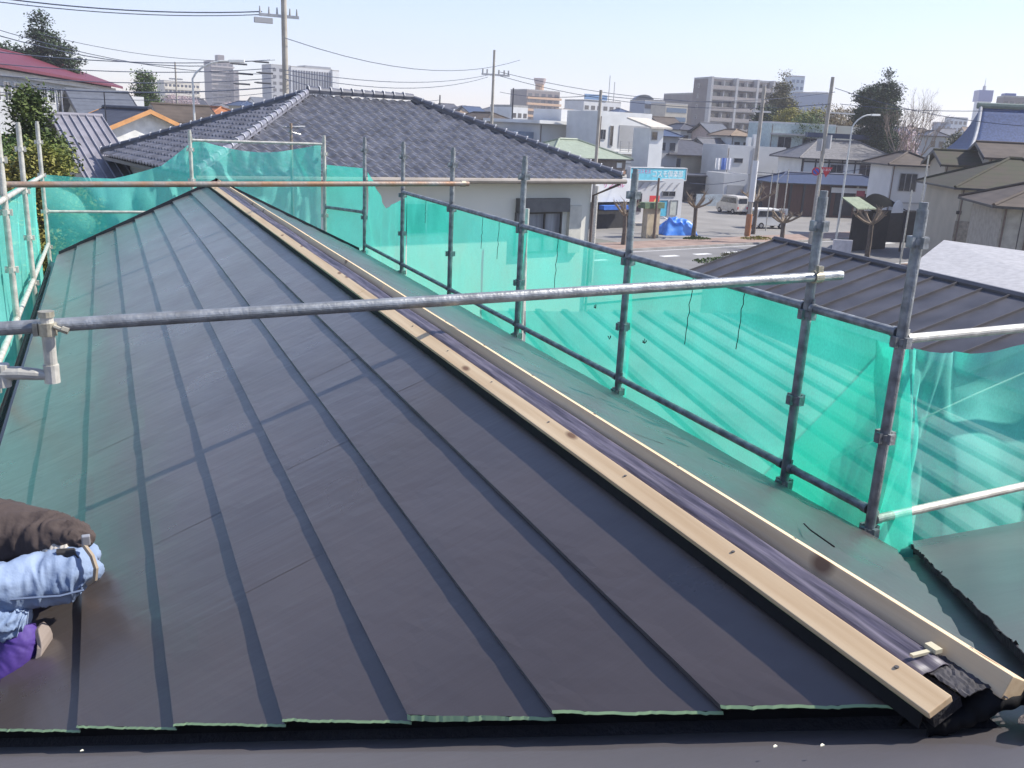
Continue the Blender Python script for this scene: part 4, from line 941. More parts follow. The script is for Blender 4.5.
b.win('F', b.w*.08, b.h-1.7, .9, 1.2, div=1); b.win('F', b.w*.55, b.h-1.7, 2, 1.2, div=2); b.box('porch_shade_box', (b.w*.2, -1.5, b.h-5.2), (b.w, -.005, b.h-2.6), DARKW)  # dark box on the front is painted-in shade under the porch
b = fac(712, 735, 150.5, 124, 78, 'house', 'house with a grey roof joined right of the beige one', 'house', depth=10, wm=GREYW); b.gable(ROOFG, .40, .6); b.win('F', .5, b.h-1.6, 1.6, 1.1, div=2)
# laundry
for k, (px, c) in enumerate(((716, (.7, .7, .68)), (722, (.12, .2, .5)), (727, (.55, .55, .6)))):
    P = W(px, 158, 88); m = MB(); m.open = True; m.grid(lambda u, v: V((u*.6, .03*math.sin(u*9), -v*1.1)), 6, 4)
    o = tag(m.build('laundry', M('cloth%d' % k, c, rough=.9), solid=.01), ('white', 'blue', 'pale grey')[k]+' laundry hanging on the balcony behind the turquoise sign', 'laundry', 'hanging laundry'); o.location = P
b = fac(728, 786, 147, 114, 78, 'building', 'long plain off-white building behind the concrete utility pole', depth=9, wm=PALE); b.flat(PALE, .25); b.win('F', b.w*.12, b.h-1.9, 1.3, .6)
b.box('grey_stripe', (b.w*.43, -.06, 0), (b.w*.46, -.004, b.h), GREYW)
m = MB()
for k, (x, hh) in enumerate(((.7, .9), (2.0, .7), (2.6, 1.1))): m.box((x, .5, b.h+.1), (x+.55, 1.0, b.h+.1+hh))
m = MB(); m.box((b.w*.4, 1, b.h+.1), (b.w*.4+.5, 1.5, b.h+1.3)); m.build('roof_unit', WHITE, b.root)
m = MB(); m.box((b.w*.5, 1, b.h+.1), (b.w*.5+.4, 1.5, b.h+1.7)); m.build('roof_unit', WHITE, b.root)
b = fac(724.5, 748, 175, 108, 78, 'garage', 'pale flat garage with a dark doorway behind the small parked van', 'garage', depth=6, wm=PALE); b.flat(PALE, .2); b.box('shutter_door', (.5, -.05, .1), (b.w-.4, -.004, 2.4), GREYW)
b = fac(697, 724, 194, 106, 78, 'wall', 'low pale blue wall at the end of the forecourt', 'wall', depth=.2, wm=M('pale_blue_wall', (.38, .44, .48), rough=.8))
b = fac(686, 726, 176, 111, 78, 'carport', 'dark open carport between the turquoise sign and the pale garage', 'carport', depth=5, wm=DARKW); b.box('roof', (-.3, -.3, b.h+.004), (b.w+.3, 5, b.h+.15), ROOFD)
# forecourt house group on the right
b = fac(772, 836, 123, 116, 78, 'building', 'pale turquoise flat roofed building under the yellow-green trees', depth=9, wm=M('pale_turquoise_wall', (.42, .50, .49), rough=.7)); b.flat(PALE, .2)
b.win('F', b.w*.12, b.h-3.6, 1.9, 2.0, div=2); b.win('F', b.w*.5, b.h-3.6, 2.3, 2.0, div=2); b.box('canopy', (-.1, -.8, b.h-1.4), (b.w+.1, -.005, b.h-1.2), GREYW)
b = fac(836, 874, 125.5, 122, 78, 'building', 'bright cream flat roof strip beside the dark round tree', depth=8, wm=CREAM)
b = fac(803, 895, 157.5, 104, 78, 'house', 'traditional half timbered house with a broad grey tiled roof', 'house', depth=9, wm=WHITE)
b.hip(M('old_grey_tile', (.14, .135, .135), rough=.6, var=.2, scale=4, courses=1.5), .50, .8)
for k in range(8): b.box('timber_post', (b.w*k/7-.08, -.06, 0), (b.w*k/7+.08, -.004, b.h), TRIMD)
b.box('timber_beam', (0, -.09, b.h-.5), (b.w, -.065, b.h-.35), TRIMD); b.box('timber_beam', (0, -.09, b.h-1.9), (b.w, -.065, b.h-1.75), TRIMD)
b.win('F', b.w*.30, b.h-1.7, 1.7, 1.1, div=2); b.win('F', b.w*.62, b.h-1.8, 2.6, 1.3, div=3)
b.box('navy_ridge', (b.w*.2, 4.2, b.h+2.3), (b.w*.93, 4.9, b.h+2.85), M('navy_tile', (.03, .045, .09), rough=.4))
b2 = fac(778, 884, 182, 97, 78, 'shop', 'long shop front with a navy tiled skirt roof and red-brown boards', 'shop', depth=5, wm=BROWNW)
b2.hip(M('navy_tile', (.03, .045, .09)), .40, .7, trim=M('dark_trim', (.02, .02, .025)))
for k in range(9): b2.box('post', (b2.w*k/8-.12, -.10, 0), (b2.w*k/8+.12, -.004, b2.h-.1), (BEIGE, TRIMD, TRIMD)[k % 3])
b2.box('skirt_shade_panel', (b2.w*.55, -.08, .2), (b2.w*.72, -.004, b2.h-.5), DARKW); b2.box('white_lintel', (b2.w*.5, -.13, b2.h-.9), (b2.w*.86, -.105, b2.h-.35), PALE)  # dark panel paints the shade below the skirt roof
b2.box('red_banner', (b2.w*.74, -.16, b2.h-1.2), (b2.w*.82, -.135, b2.h-.6), M('banner_red', (.30, .04, .06)))
sgn = empty('hanging_sign', b2.root.matrix_basis @ V((b2.w*.93, -1.2, 0)), 'white lantern shaped sign at the end of the shop front', 'sign', rz=rad(12))
m = MB(); m.box((-.5, -.1, 2.0), (.5, .1, 3.4)); m.build('panel', WHITE, sgn, bevel=.15); m = MB(); m.tube((0, 0, 0), (0, 0, 2), .05, 6); m.build('post', TRIMD, sgn)
b = fac(893, 936, 164, 76, 78, 'house', 'white two storey house with a brown roof and one dark window', 'house', depth=7, wm=PALE); b.hip(BRN, .42, .6)
wq = b.w; b.win('F', wq*.20, b.h-2.2, 1.5, 1.5, div=3)
b.box('dark_opening', (-.3, -.5, .0), (wq*.85, -.006, 2.6), DARKW)
aw = Bld('awning', 'black awning with a white arched panel over the dark entrance', 'awning', tuple(W(876, 205, 69)[:2]), 78, 3.2, 1.2, 3.5, DARKW, wall=False)
m = MB(); m.open = True; m.grid(lambda u, v: V((u*4.2-1.8, -1.2+1.6*v, 3.0+1.3*math.sin(math.pi*(.08+.84*u))*(.4+.6*math.sin(v*1.57)))), 16, 8); m.build('canopy', M('black_canvas', (.004, .005, .005), rough=1, spec=.1), aw.root, solid=.03)
m = MB(); m.prism([V((1.0+.75*math.cos(math.pi*k/12), -1.25, 3.0+.95*math.sin(math.pi*k/12))) for k in range(13)], (0, .06, 0)); m.build('arch_panel', WHITE, aw.root)
m = MB(); m.box((-1.8, -1.15, 0), (-1.7, -1.05, 3)); m.box((2.3, -1.15, 0), (2.4, -1.05, 3)); m.build('posts', TRIMD, aw.root)
m = MB(); m.box((-2.0, .45, 0), (2.8, .55, 3.0)); m.build('dark_front', DARKW, aw.root)
m = MB(); m.prism([(-4.2, -1.3, 3.3), (-1.9, -1.3, 3.3), (-1.9, .3, 4.0), (-4.0, .3, 4.0)], (0, 0, .08)); m.build('side_canopy', M('green_canvas', (.20, .24, .16), rough=.8), aw.root)
# right hand houses
b = fac(962, 1105, 187, 54, 78, 'house', 'beige house with a big mossy brown roof on the right', 'house', depth=10, wm=BEIGE); b.hip(MOSS, .42, .55)
b.win('F', b.w*.10, b.h-2.3, .6, 1.4, fm=BEIGE, pm=M('pale_shade', (.35, .33, .28))); b.box('tile_dado', (-.05, -.07, 0), (b.w*.24, -.004, b.h-2.0), M('grey_brown_tiles', (.24, .21, .17), rough=.8, var=.25, scale=6))
m = MB(); m.box((-.1, -.10, b.h-1.6), (.2, -.075, b.h-1.4)); m.build('vent', TRIMD, b.root)
b = fac(1004, 1160, 205, 43, 78, 'house', 'nearer house with a brown hip roof at the right picture edge', 'house', depth=8, wm=M('warm_grey_wall', (.36, .33, .28), rough=.85)); b.hip(BRN, .38, .6, trim=M('eave_dark', (.05, .045, .04)))
b.box('panel_joint', (b.w*.13, -.02, 0), (b.w*.135, -.004, b.h), TRIMD); m = MB(); m.path([(1.2, -.1, b.h-.1), (1.35, -.1, b.h-.6), (1.2, -.1, b.h-1.2), (1.1, -.1, .2)], .05, 8); m.build('downpipe', M('downpipe_brown', (.14, .1, .08)), b.root)
b.win('F', b.w*.46, b.h-1.6, .8, .6)
b = fac(946, 1000, 163, 68, 78, 'house', 'house with a wide brown roof behind the mossy one', 'house', depth=5, wm=BEIGE); b.gable(MOSS, .42, .6)
b = fac(990, 1110, 157, 66, 78, 'house', 'house with a long tan roof below the blue temple roof', 'house', depth=7, wm=BEIGE); b.gable(BRN, .35, .5)
b = fac(975, 1100, 154, 88, 78, 'temple', 'temple like building with a steep blue tiled roof and pale ridge ends', 'temple', depth=12, wm=BROWNW)
m = MB(); m.open = True; Lb = b.w
def tr(u, v): s = v; z = b.h-.3+ 5.2*(.35*s+.65*s*s)*.9; ins = 3.2*s*(1-.3*s); return V((-1.2+ins+(Lb+2.4-2*ins)*u, -1.2+5.6*s, z))
m.grid(tr, 20, 14); ro = m.build('roof', M('blue_tile', (.045, .075, .17), rough=.4, var=.25, scale=5), b.root, smooth=True, solid=.12)
m = MB(); m.path([tr(0, k/8)+V((0, -.02, .12)) for k in range(9)], .16, 8); m.build('hip_ridge', M('pale_tile', (.42, .42, .42)), b.root)
m = MB(); m.tube(tr(0, 1)+V((-.3, .2, .3)), tr(1, 1)+V((0, .2, .3)), .30, 8); m.build('ridge', M('green_grey_ridge', (.12, .16, .13)), b.root)
m = MB()
m.open = True
m.grid(lambda u, v: V((-1.2+3.2*v*(1-.3*v)+0*u, -1.2+5.6*v+(2*(4.4-(-1.2+5.6*v)))*u, tr(0, v).z)), 8, 14); m.build('roof_side', M('blue_tile', (.045, .075, .17)), b.root, solid=.1)
# ---- filler houses in the middle distance
fr = random.Random(3)
rn = [('grey', ROOFG), ('dark', ROOFD), ('brown', BRN), ('blue-grey', ROOFB), ('tan', M('tan_roof', (.22, .16, .11), rough=.8, courses=1.5)), ('slate', M('slate_grey_roof', (.16, .175, .20)))]
wn = [('cream', CREAM), ('white', WHITE), ('beige', BEIGE), ('pinkish', PINKW), ('grey', GREYW)]
spots = [(432, 112, 150, 'left of the thin pole'), (448, 115, 130, 'under the two leaning wires'), (466, 114, 170, 'left of the tall thin utility pole'), (480, 113, 210, 'at the foot of the utility pole'), (499, 118, 120, 'right of the utility pole'), (470, 108, 300, 'on the far skyline'), (452, 107, 330, 'far beyond the tiled ridge'), (500, 110, 260, 'left of the small white office'),
 (560, 112, 260, 'below the orange balconies'), (572, 114, 200, 'behind the modernist roof'), (626, 112, 220, 'right of the masts'), (636, 116, 180, 'above the white stair tower'), (672, 124, 150, 'behind the stair tower'), (690, 128, 140, 'below the dim bluish block'), (704, 130, 150, 'under the brown apartment block'), (720, 131, 135, 'at the foot of the apartment block'), (742, 134, 125, 'left of the leaning pole'), (668, 134, 118, 'directly behind the beige house'),
 (900, 133, 160, 'behind the bare tree'), (925, 131, 190, 'right of the bare tree'), (938, 134, 150, 'behind the brown gable'), (950, 133, 210, 'below the pale distant office'), (965, 136, 170, 'below the white tower'), (915, 128, 260, 'far behind the bare tree'), (972, 130, 280, 'left of the tower foot'), (1000, 128, 220, 'below the dark taupe building'),
 (170, 104, 260, 'under the cherry trees'), (200, 105, 220, 'behind the white street lamp'), (225, 106, 240, 'at the foot of the lone tower'), (245, 103, 280, 'right of the lone tower'), (262, 101, 320, 'left of the pale block'), (150, 110, 130, 'behind the orange verge gable'), (250, 104, 180, 'above the orange roof'), (348, 100, 320, 'just over the tiled ridge'), (580, 108, 320, 'near the masts'), (655, 120, 240, 'between the two offices')]
for i, (px, py, d, where) in enumerate(spots):
    r1, w1 = rn[(i*5+i//6) % 6], wn[(i*3+i//5) % 5]; wpx = fr.uniform(9, 13)*905/d*.9
    wpx = min(26, max(13, wpx*.16+8))
    b = fac(px-wpx/2, px+wpx/2, py+1.5, d, 78, 'house', 'small %s house with a %s roof %s' % (w1[0], r1[0], where), 'house', depth=8, wm=w1[1], group='small houses in the middle distance')
    (b.hip if i % 3 else b.gable)(r1[1], .42, .5)
    for k in range(2): b.win('F', b.w*(.15+.45*k), b.h-1.9, min(1.7, b.w*.28), 1.1)

# ---------------------------------------------------------------- trees
def leafm(n, c, c2): 
    m = mat(n, c, rough=.7, col2=c2, scale=.9, spec=.3); return m
DG = leafm('dark_conifer_leaf', (.020, .040, .016), (.05, .08, .03)); MG = leafm('mid_green_leaf', (.045, .085, .02), (.10, .15, .035)); YG = leafm('yellow_green_leaf', (.16, .17, .03), (.30, .26, .04))
PK = leafm('cherry_blossom', (.42, .32, .33), (.58, .47, .47)); OL = leafm('olive_leaf', (.09, .10, .04), (.15, .13, .06)); BARK = M('bark', (.12, .095, .075), rough=.95, var=.25, scale=5); TW = M('bare_twig', (.22, .17, .13), rough=.95)
def tree(label, P, h, blobs, lm, n, leaf, trunk=.25, name='tree', seed=0, cat='tree', group=None, nest=0, barkm=None):
    """blobs: (x, y, z, rx, rz) fractions of h; leaves sit in clumps inside the blobs"""
    rg = random.Random(seed); root = empty(name, (P[0], P[1], GZ), label, cat, group)
    mb = MB(); tot = sum(b[3]**2*b[4] for b in blobs); top = 0
    tk = MB(); pts = [V((.02*h*N(k*.8, seed), .02*h*N(k*.7, seed+3), h*.86*k/6)) for k in range(7)]
    tk.path(pts, [trunk*(1-.12*k) for k in range(7)], 8)
    for bi, b in enumerate(blobs):
        nc = max(6, int(2.6*n*b[3]**2*b[4]/tot/14)); c = V(b[:3])*h; rx, rz = b[3]*h, b[4]*h
        if b[3] > .08:
            q = V((0, 0, max(.1*h, c.z-rz*.8))); tk.path([q, q.lerp(c, .6)+V((0, 0, .02*h)), c], [trunk*.45, trunk*.3, trunk*.12], 5)
        for _ in range(nc):
            while True:
                d = V((rg.uniform(-1, 1), rg.uniform(-1, 1), rg.uniform(-1, 1)))
                if .25 < d.length < 1: break
            d = d*(.55+.45*rg.random())/max(d.length, .01)*d.length**.4
            cc = c+V((d.x*rx, d.y*rx, d.z*rz)); cs = leaf*rg.uniform(.8, 1.9)
            for _ in range(14):
                p = cc+V((rg.gauss(0, 1), rg.gauss(0, 1), rg.gauss(0, .6)))*cs
                a = V((rg.uniform(-1, 1), rg.uniform(-1, 1), rg.uniform(-.6, .6))).normalized(); e = a.cross(V((rg.uniform(-1, 1), rg.uniform(-1, 1), 1))).normalized(); s = leaf*rg.uniform(.35, .75)
                mb.v += [p-a*s, p-e*s*.5, p+a*s, p+e*s*.5]; k = len(mb.v); mb.f.append([k-4, k-3, k-2, k-1])
    mb.open = True; tk.build('trunk', barkm or BARK, root); mb.build('crown', lm, root); return root
def treeat(px, pyt, d, *a, **k):
    T = W(px, pyt, d); return tree(a[0], T, T.z-GZ, *a[1:], **k)
treeat(38, 8, 85, 'tall dark layered conifer behind the maroon roof', [(0, 0, .93, .05, .07), (.01, 0, .85, .10, .04), (.05, 0, .79, .13, .035), (-.07, 0, .74, .12, .04), (.10, 0, .72, .12, .03), (.04, 0, .66, .17, .04), (-.1, 0, .62, .13, .05), (.12, 0, .58, .15, .04), (0, 0, .5, .17, .07)], DG, 9000, .26, .4, seed=1, name='conifer')
treeat(4, 38, 90, 'dark conifer top at the left picture edge', [(0, 0, .85, .10, .12), (-.03, 0, .65, .14, .12)], DG, 2600, .3, .3, seed=2, name='conifer')
treeat(143, 67, 92, 'round topped green tree behind the white annexe', [(0, 0, .84, .10, .15), (.02, 0, .68, .13, .15), (0, 0, .5, .13, .14)], MG, 5200, .22, .25, seed=3)
treeat(26, 80, 24, 'bushy green garden conifer at the left behind the scaffold', [(0, 0, .90, .05, .09), (.01, 0, .76, .10, .10), (-.05, .02, .62, .15, .10), (.06, 0, .58, .14, .11), (0, 0, .42, .18, .12)], leafm('garden_conifer_leaf', (.045, .075, .018), (.13, .16, .04)), 46000, .12, .14, seed=4, name='conifer')
treeat(40, 134, 21, 'yellow-green shrub with reddish new leaves behind the left net', [(0, 0, .88, .09, .10), (-.10, 0, .80, .11, .12), (.08, .05, .74, .08, .1), (-.04, 0, .6, .14, .14)], leafm('shrub_leaf', (.10, .14, .02), (.26, .22, .06)), 9000, .10, .1, seed=5, name='shrub', cat='shrub')
treeat(8, 118, 22, 'dark leafy shrub at the left picture edge', [(0, 0, .82, .16, .14), (0, 0, .6, .2, .16)], MG, 5000, .09, .1, seed=6, name='shrub', cat='shrub')
for i, (px, py, d, w_, l) in enumerate(((172, 90, 230, .5, 'pink cherry tree left of the thin pole'), (186, 92, 215, .45, 'pink cherry tree between the thin pole and the lamp'), (200, 97, 240, .45, 'pale pink cherry tree right of the street lamp'), (232, 99, 300, .6, 'pale pink cherry tree below the lone tower'), (903, 121, 120, .4, 'pinkish budding tree beside the bare one'))):
    treeat(px, py, d, l, [(0, 0, .75, w_*.5, .2), (-.2*w_, 0, .6, w_*.4, .2), (.3*w_, 0, .6, w_*.4, .2)], PK, 2400, .3, .25, seed=10+i, name='cherry_tree', group='cherry trees in blossom')
treeat(158, 100, 150, 'olive green tree beneath the cherry blossom', [(0, 0, .7, .3, .2)], OL, 1500, .3, .2, seed=17)
treeat(216, 104, 160, 'low green tree before the lone tower', [(0, 0, .7, .4, .2)], MG, 1500, .3, .2, seed=18)
treeat(786, 68, 150, 'tall loose conifer between the brown apartments and the glassy tower', [(0, 0, .93, .03, .06), (0, 0, .84, .07, .06), (-.03, 0, .74, .11, .07), (.05, 0, .70, .10, .06), (0, 0, .60, .15, .08), (-.05, 0, .48, .16, .08)], OL, 7000, .32, .35, seed=20, name='conifer')
treeat(768, 97, 135, 'dark green tree right of the brown apartment block', [(0, 0, .78, .14, .16), (-.03, 0, .55, .16, .16)], DG, 3000, .3, .3, seed=21)
for i, (px, py, d, l, mt) in enumerate(((796, 96, 125, 'yellow-green tree left of the leaning pole', YG), (822, 97, 128, 'yellowish spring tree behind the leaning pole', YG), (812, 103, 118, 'olive green bush top over the turquoise building', MG), (845, 95, 125, 'pale budding tree left of the big dark tree', leafm('pale_budding_leaf', (.22, .17, .10), (.32, .27, .17))), (764, 119, 140, 'small green tree left of the turquoise building', MG))):
    treeat(px, py, d, l, [(0, 0, .8, .12, .12), (0, 0, .6, .14, .14)] if i == 4 else [(0, 0, .78, .18, .14), (-.14, 0, .7, .16, .14), (.15, 0, .68, .16, .14), (0, 0, .5, .2, .14)], mt, 3600, .26, .25, seed=30+i)
treeat(884, 68, 108, 'big dark round camphor tree on the right', [(.05, 0, .95, .035, .06), (-.07, 0, .80, .13, .08), (.05, 0, .82, .12, .10), (.0, 0, .68, .17, .10), (.12, 0, .66, .08, .12), (-.15, 0, .66, .08, .08), (.02, 0, .52, .17, .10), (.12, 0, .45, .1, .08)], DG, 15000, .24, .4, seed=40)
treeat(966, 124, 100, 'small olive tree left of the blue temple roof', [(0, 0, .78, .17, .15), (-.12, 0, .62, .15, .14), (.12, 0, .58, .15, .14)], OL, 3600, .24, .2, seed=41)
def bare(label, P, h, seed, r=.2, depth=5, name='bare_tree', m=TW, spread=.55, group=None):
    rg = random.Random(seed); root = empty(name, (P[0], P[1], GZ), label, 'tree', group); tk = MB(); br = MB()
    def grow(p, d, L, r, lv):
        q = p+d*L; (tk if lv == 0 else br).path([p, p.lerp(q, .5)+V((rg.uniform(-1, 1), rg.uniform(-1, 1), 0))*L*.05, q], [r, r*.8, r*.6], 6 if lv < 2 else 3)
        if lv >= depth: return
        for k in range(3 if lv < 3 else 2+(rg.random() < .5)):
            nd = (d+V((rg.uniform(-1, 1), rg.uniform(-1, 1), rg.uniform(-.1, .6)))*spread).normalized(); grow(q, nd, L*rg.uniform(.55, .8), r*.55, lv+1)
    grow(V((0, 0, 0)), V((0, 0, 1)), h*.30, r, 0); tk.build('trunk', m, root); br.build('branches', m, root); return root
T = W(915, 84, 104); bare('tall bare twiggy tree right of the big dark tree', T, T.z-GZ, 3, .28, 7)
T = W(928, 96, 112); bare('second bare twiggy tree before the small houses', T, T.z-GZ, 8, .25, 7)
def pollard(label, px, pyb, pyt, seed):
    P = atz(px, pyb); d = (P-CP).dot(CF); T = W(px, pyt, d); h = T.z-GZ; rg = random.Random(seed)
    root = empty('pollarded_tree', P, label, 'tree', 'pollarded street trees'); tk = MB(); tk.path([(0, 0, 0), (.03, 0, h*.3), (0, .03, h*.62)], [.19, .16, .15], 8); tk.build('trunk', BARK, root); br = MB(); c = V((0, .03, h*.62))
    for k in range(7):
        a = k*.9+rg.random(); L = h*rg.uniform(.22, .38); d1 = V((math.cos(a)*.75, math.sin(a)*.75, rg.uniform(.3, 1.2))).normalized(); q = c+d1*L
        br.path([c, c.lerp(q, .5)+V((0, 0, -.06)), q], [.10, .08, .09], 6)
        for j in range(16): br.tube(q, q+V((rg.uniform(-1, 1), rg.uniform(-1, 1), rg.uniform(-.2, 1.3)))*rg.uniform(.15, .42), .02, 4, r1=.008)
    br.build('branches', M('pollard_knuckle', (.22, .17, .12), rough=.95), root)
pollard('pollarded tree right beside the blue tarpaulin', 693, 238, 188, 1); pollard('leaning pollarded tree by the white delivery truck', 780, 252, 204, 2)
pollard('pollarded tree before the black awning', 866, 262, 200, 3); pollard('pollarded tree left of the third scaffold pole', 623, 246, 196, 4); pollard('pollarded tree behind the nearest scaffold pole', 928, 258, 200, 5); pollard('dark trunked pollarded tree behind the concrete pole', 753, 234, 180, 6)
def clump(label, px, py, r, seed, lm=MG, name='shrub', hh=.35):
    P = atz(px, py); rg = random.Random(seed); mb = MB(); mb.open = True
    for _ in range(500):
        a = rg.uniform(0, 6.28); q = r*math.sqrt(rg.random()); p = V((q*math.cos(a), q*.5*math.sin(a), rg.uniform(.0, hh)*(1-q/r*.6)))
        e = V((rg.uniform(-1, 1), rg.uniform(-1, 1), rg.uniform(-1, 1))).normalized()*.07; f = e.cross(V((rg.random(), 1, rg.random()))).normalized()*.05
        mb.add([p-e, p-f, p+e, p+f], [(0, 1, 2, 3)])
    o = mb.build(name, lm); o.location = P; return tag(o, label, 'shrub', 'low shrubs in the street planters')
clump('low yellowish shrubs round the foot of the concrete pole', 757, 240, 1.6, 1, YG); clump('low shrub at the foot of the pollard by the tarpaulin', 697, 240, 1.3, 2); clump('green planter shrubs at the road edge', 662+60, 262, 2.2, 3, MG); clump('planter shrubs beside the leaning pollard', 745, 256, 2.0, 4, OL)

# ---------------------------------------------------------------- poles, wires, street furniture
up1, h1 = pole('utility_pole', 'tall concrete utility pole rising behind the tiled roof, top out of frame', 283.5, 0, -12, 46, .19, 'utility pole', taper=.75)
m = MB(); m.box((-1.25, -.06, h1-1.42), (.75, .06, h1-1.28)); m.build('crossarm', ALU, up1)
for k, x in enumerate((-1.2, -.75, -.35, .3, .65)): m = MB(); m.tube((x, 0, h1-1.28), (x, 0, h1-.95), .06, 8, r1=.03); m.build('insulator', GREYW, up1)
MB().box((-1.5, -.2, h1-1.75), (-.6, .1, h1-1.5)).build('switch_box', GREYW, up1)
m = MB()
for k in range(8): m.tube((-.25, 0, h1-4-k*.9), (.25, 0, h1-4-k*.9), .015, 5)
m.build('step_bolts', ALU, up1)
up2, h2 = pole('utility_pole', 'slender utility pole with insulators at the centre of the skyline', 494.5, 0, 50, 78, .17, 'utility pole', taper=.6)
m = MB(); m.box((-1.1, -.05, h2-2.1), (1.5, .05, h2-1.95)); m.build('crossarm', ALU, up2)
for k, x in enumerate((-1.0, -.6, .5, 1.0, 1.4)): m = MB(); m.tube((x, 0, h2-1.95), (x, 0, h2-1.6), .07, 6); m.build('insulator', GREYW, up2)
pole('utility_pole', 'thin dark pole right of the central utility pole', 513.5, 0, 88, 100, .10, 'utility pole', TRIMD); pole('utility_pole', 'thin short pole over the tiled ridge left of the central pole', 440, 0, 95, 80, .08, 'utility pole', TRIMD)
pole('utility_pole', 'grey pole beside the masts above the modernist house', 601, 0, 90, 60, .14, 'utility pole')
up3, h3 = pole('utility_pole', 'leaning looking concrete pole with a white collar in the forecourt', 771, 0, 88, 74, .20, 'utility pole')
up3.location = (*atz(747, 237)[:2], GZ)
MB().tube((0, 0, 2.9), (0, 0, 6.2), .24, 12).build('white_collar', WHITE, up3); MB().tube((0, 0, .1), (0, 0, 1.9), .25, 12).build('orange_guard', M('orange_guard', (.40, .17, .07), rough=.6), up3)
m = MB(); m.box((-.9, -.06, h3-2.0), (.9, .06, h3-1.85)); m.build('crossarm', ALU, up3)
up4, h4 = pole('utility_pole', 'utility pole with a transformer before the half timbered house', 833, 0, 77, 68, .19, 'utility pole'); P4 = W(812, 236, 68)
m = MB(); m.tube((.35, 0, h4-5.2), (.35, 0, h4-4.2), .28, 12); m.build('transformer', GREYW, up4); m = MB(); m.tube((-.4, 0, h4-5.4), (-.4, 0, h4-4.5), .22, 12); m.build('transformer', ALU, up4)
m = MB(); m.box((-.2, -.05, h4-2.6), (2.6, .05, h4-2.5)); m.build('crossarm', ALU, up4)
street_lamp('tall pale street lamp curving right before the half timbered house', 852, 128, 871, 115, 66, r=.09)
for px, py, d, l in ((789, 169, 74, 'thin grey pole left of the no parking sign'), (721+52, 170, 80, 'thin pale pole between the truck and the shop front'), (779, 170, 84, 'second thin pale pole before the shop front')): pole('sign_pole', l, px, 0, py, d, .055, 'pole', GALVW, group='thin poles along the forecourt')
pole('lamp_post', 'slim bright post left of the nearest scaffold pole', 912, 0, 190, 52, .06, 'pole', GALVW); pole('utility_pole', 'slim grey post right of the nearest scaffold pole', 929, 0, 155, 50, .06, 'utility pole', GALVW)
pole('downpipe_post', 'grey steel post at the corner of the open garage', 597, 0, 186, 48, .14, 'pole', GALVW); pole('garage_post', 'rusty brown post beside the beige block wall', 659, 0, 178, 70, .12, 'pole', M('rust_post', (.17, .12, .09), rough=.8))
# signs
sp4 = W(821, 168, 66); ss = empty('traffic_sign', (sp4.x, sp4.y, GZ), 'blue and red round no parking sign beside the red triangle', 'traffic sign')
ss.rotation_euler = (0, 0, rad(-30)); hz = W(817, 171.5, 66).z-GZ
m = MB(); m.tube((0, 0, 0), (0, 0, hz+.7), .045, 8); m.build('post', GALVW, ss)
def disc(r, y, mt, x=-.33, t=.01, n=24, nm='disc', z=None):
    m = MB(); m.prism([V((x+r*math.cos(2*math.pi*k/n), y, hz+r*math.sin(2*math.pi*k/n))) for k in range(n)], (0, t, 0)); return m.build(nm, mt, ss)
SRED = M('sign_red', (.50, .02, .03), rough=.4); SBLU = M('sign_blue', (.03, .10, .45), rough=.4)
disc(.30, -.07, SRED); disc(.21, -.085, SBLU, nm='blue_centre')
m = MB(); m.prism([V((-.33-.2, -.10, hz+.14)), V((-.33-.14, -.10, hz+.2)), V((-.33+.2, -.10, hz-.14)), V((-.33+.14, -.10, hz-.2))], (0, .01, 0)); m.build('red_bar', SRED, ss)
st = empty('traffic_sign', (sp4.x, sp4.y, GZ), 'red inverted triangle stop sign with white lettering beside the round sign', 'traffic sign'); st.rotation_euler = (0, 0, rad(-30)); st.location = ss.location+V((.02, .12, 0))
m = MB(); m.prism([V((.04, -.16, hz+.33)), V((.86, -.16, hz+.33)), V((.45, -.16, hz-.40))], (0, .01, 0)); m.build('triangle', SRED, st); m = MB(); m.box((.3, -.15, hz-.02), (.6, -.02, hz+.02)); m.build('bracket', ALU, st)
try: text_mesh('lettering', '止まれ', .22, M('white_letter', (.75, .75, .74)), st, (.45, -.165, hz+.14), (rad(90), 0, 0))
except Exception: pass
def board(label, px, pyb, w_, h_, m, d=None):
    P = atz(px, pyb); root = empty('sign_board', P, label, 'sign', rz=rad(-20)); MB().box((-w_/2, -.04, .35), (w_/2, .04, .35+h_)).build('panel', m, root, bevel=.02)
    mb = MB(); mb.tube((-w_*.35, 0, 0), (-w_*.35, 0, .35), .03, 6); mb.tube((w_*.35, 0, 0), (w_*.35, 0, .35), .03, 6); mb.build('legs', ALU, root); return root
r_ = board('white standing board with red marks beside the white truck', 781, 229, .85, 1.5, WHITE)
for k in range(3): MB().box((-.22, -.06, .65+.35*k), (.15, -.045, .80+.35*k)).build('red_mark', SRED, r_)
board('white slab board before the street lamp foot', 839, 268, 1.3, 1.5, M('off_white_board', (.60, .58, .58)))
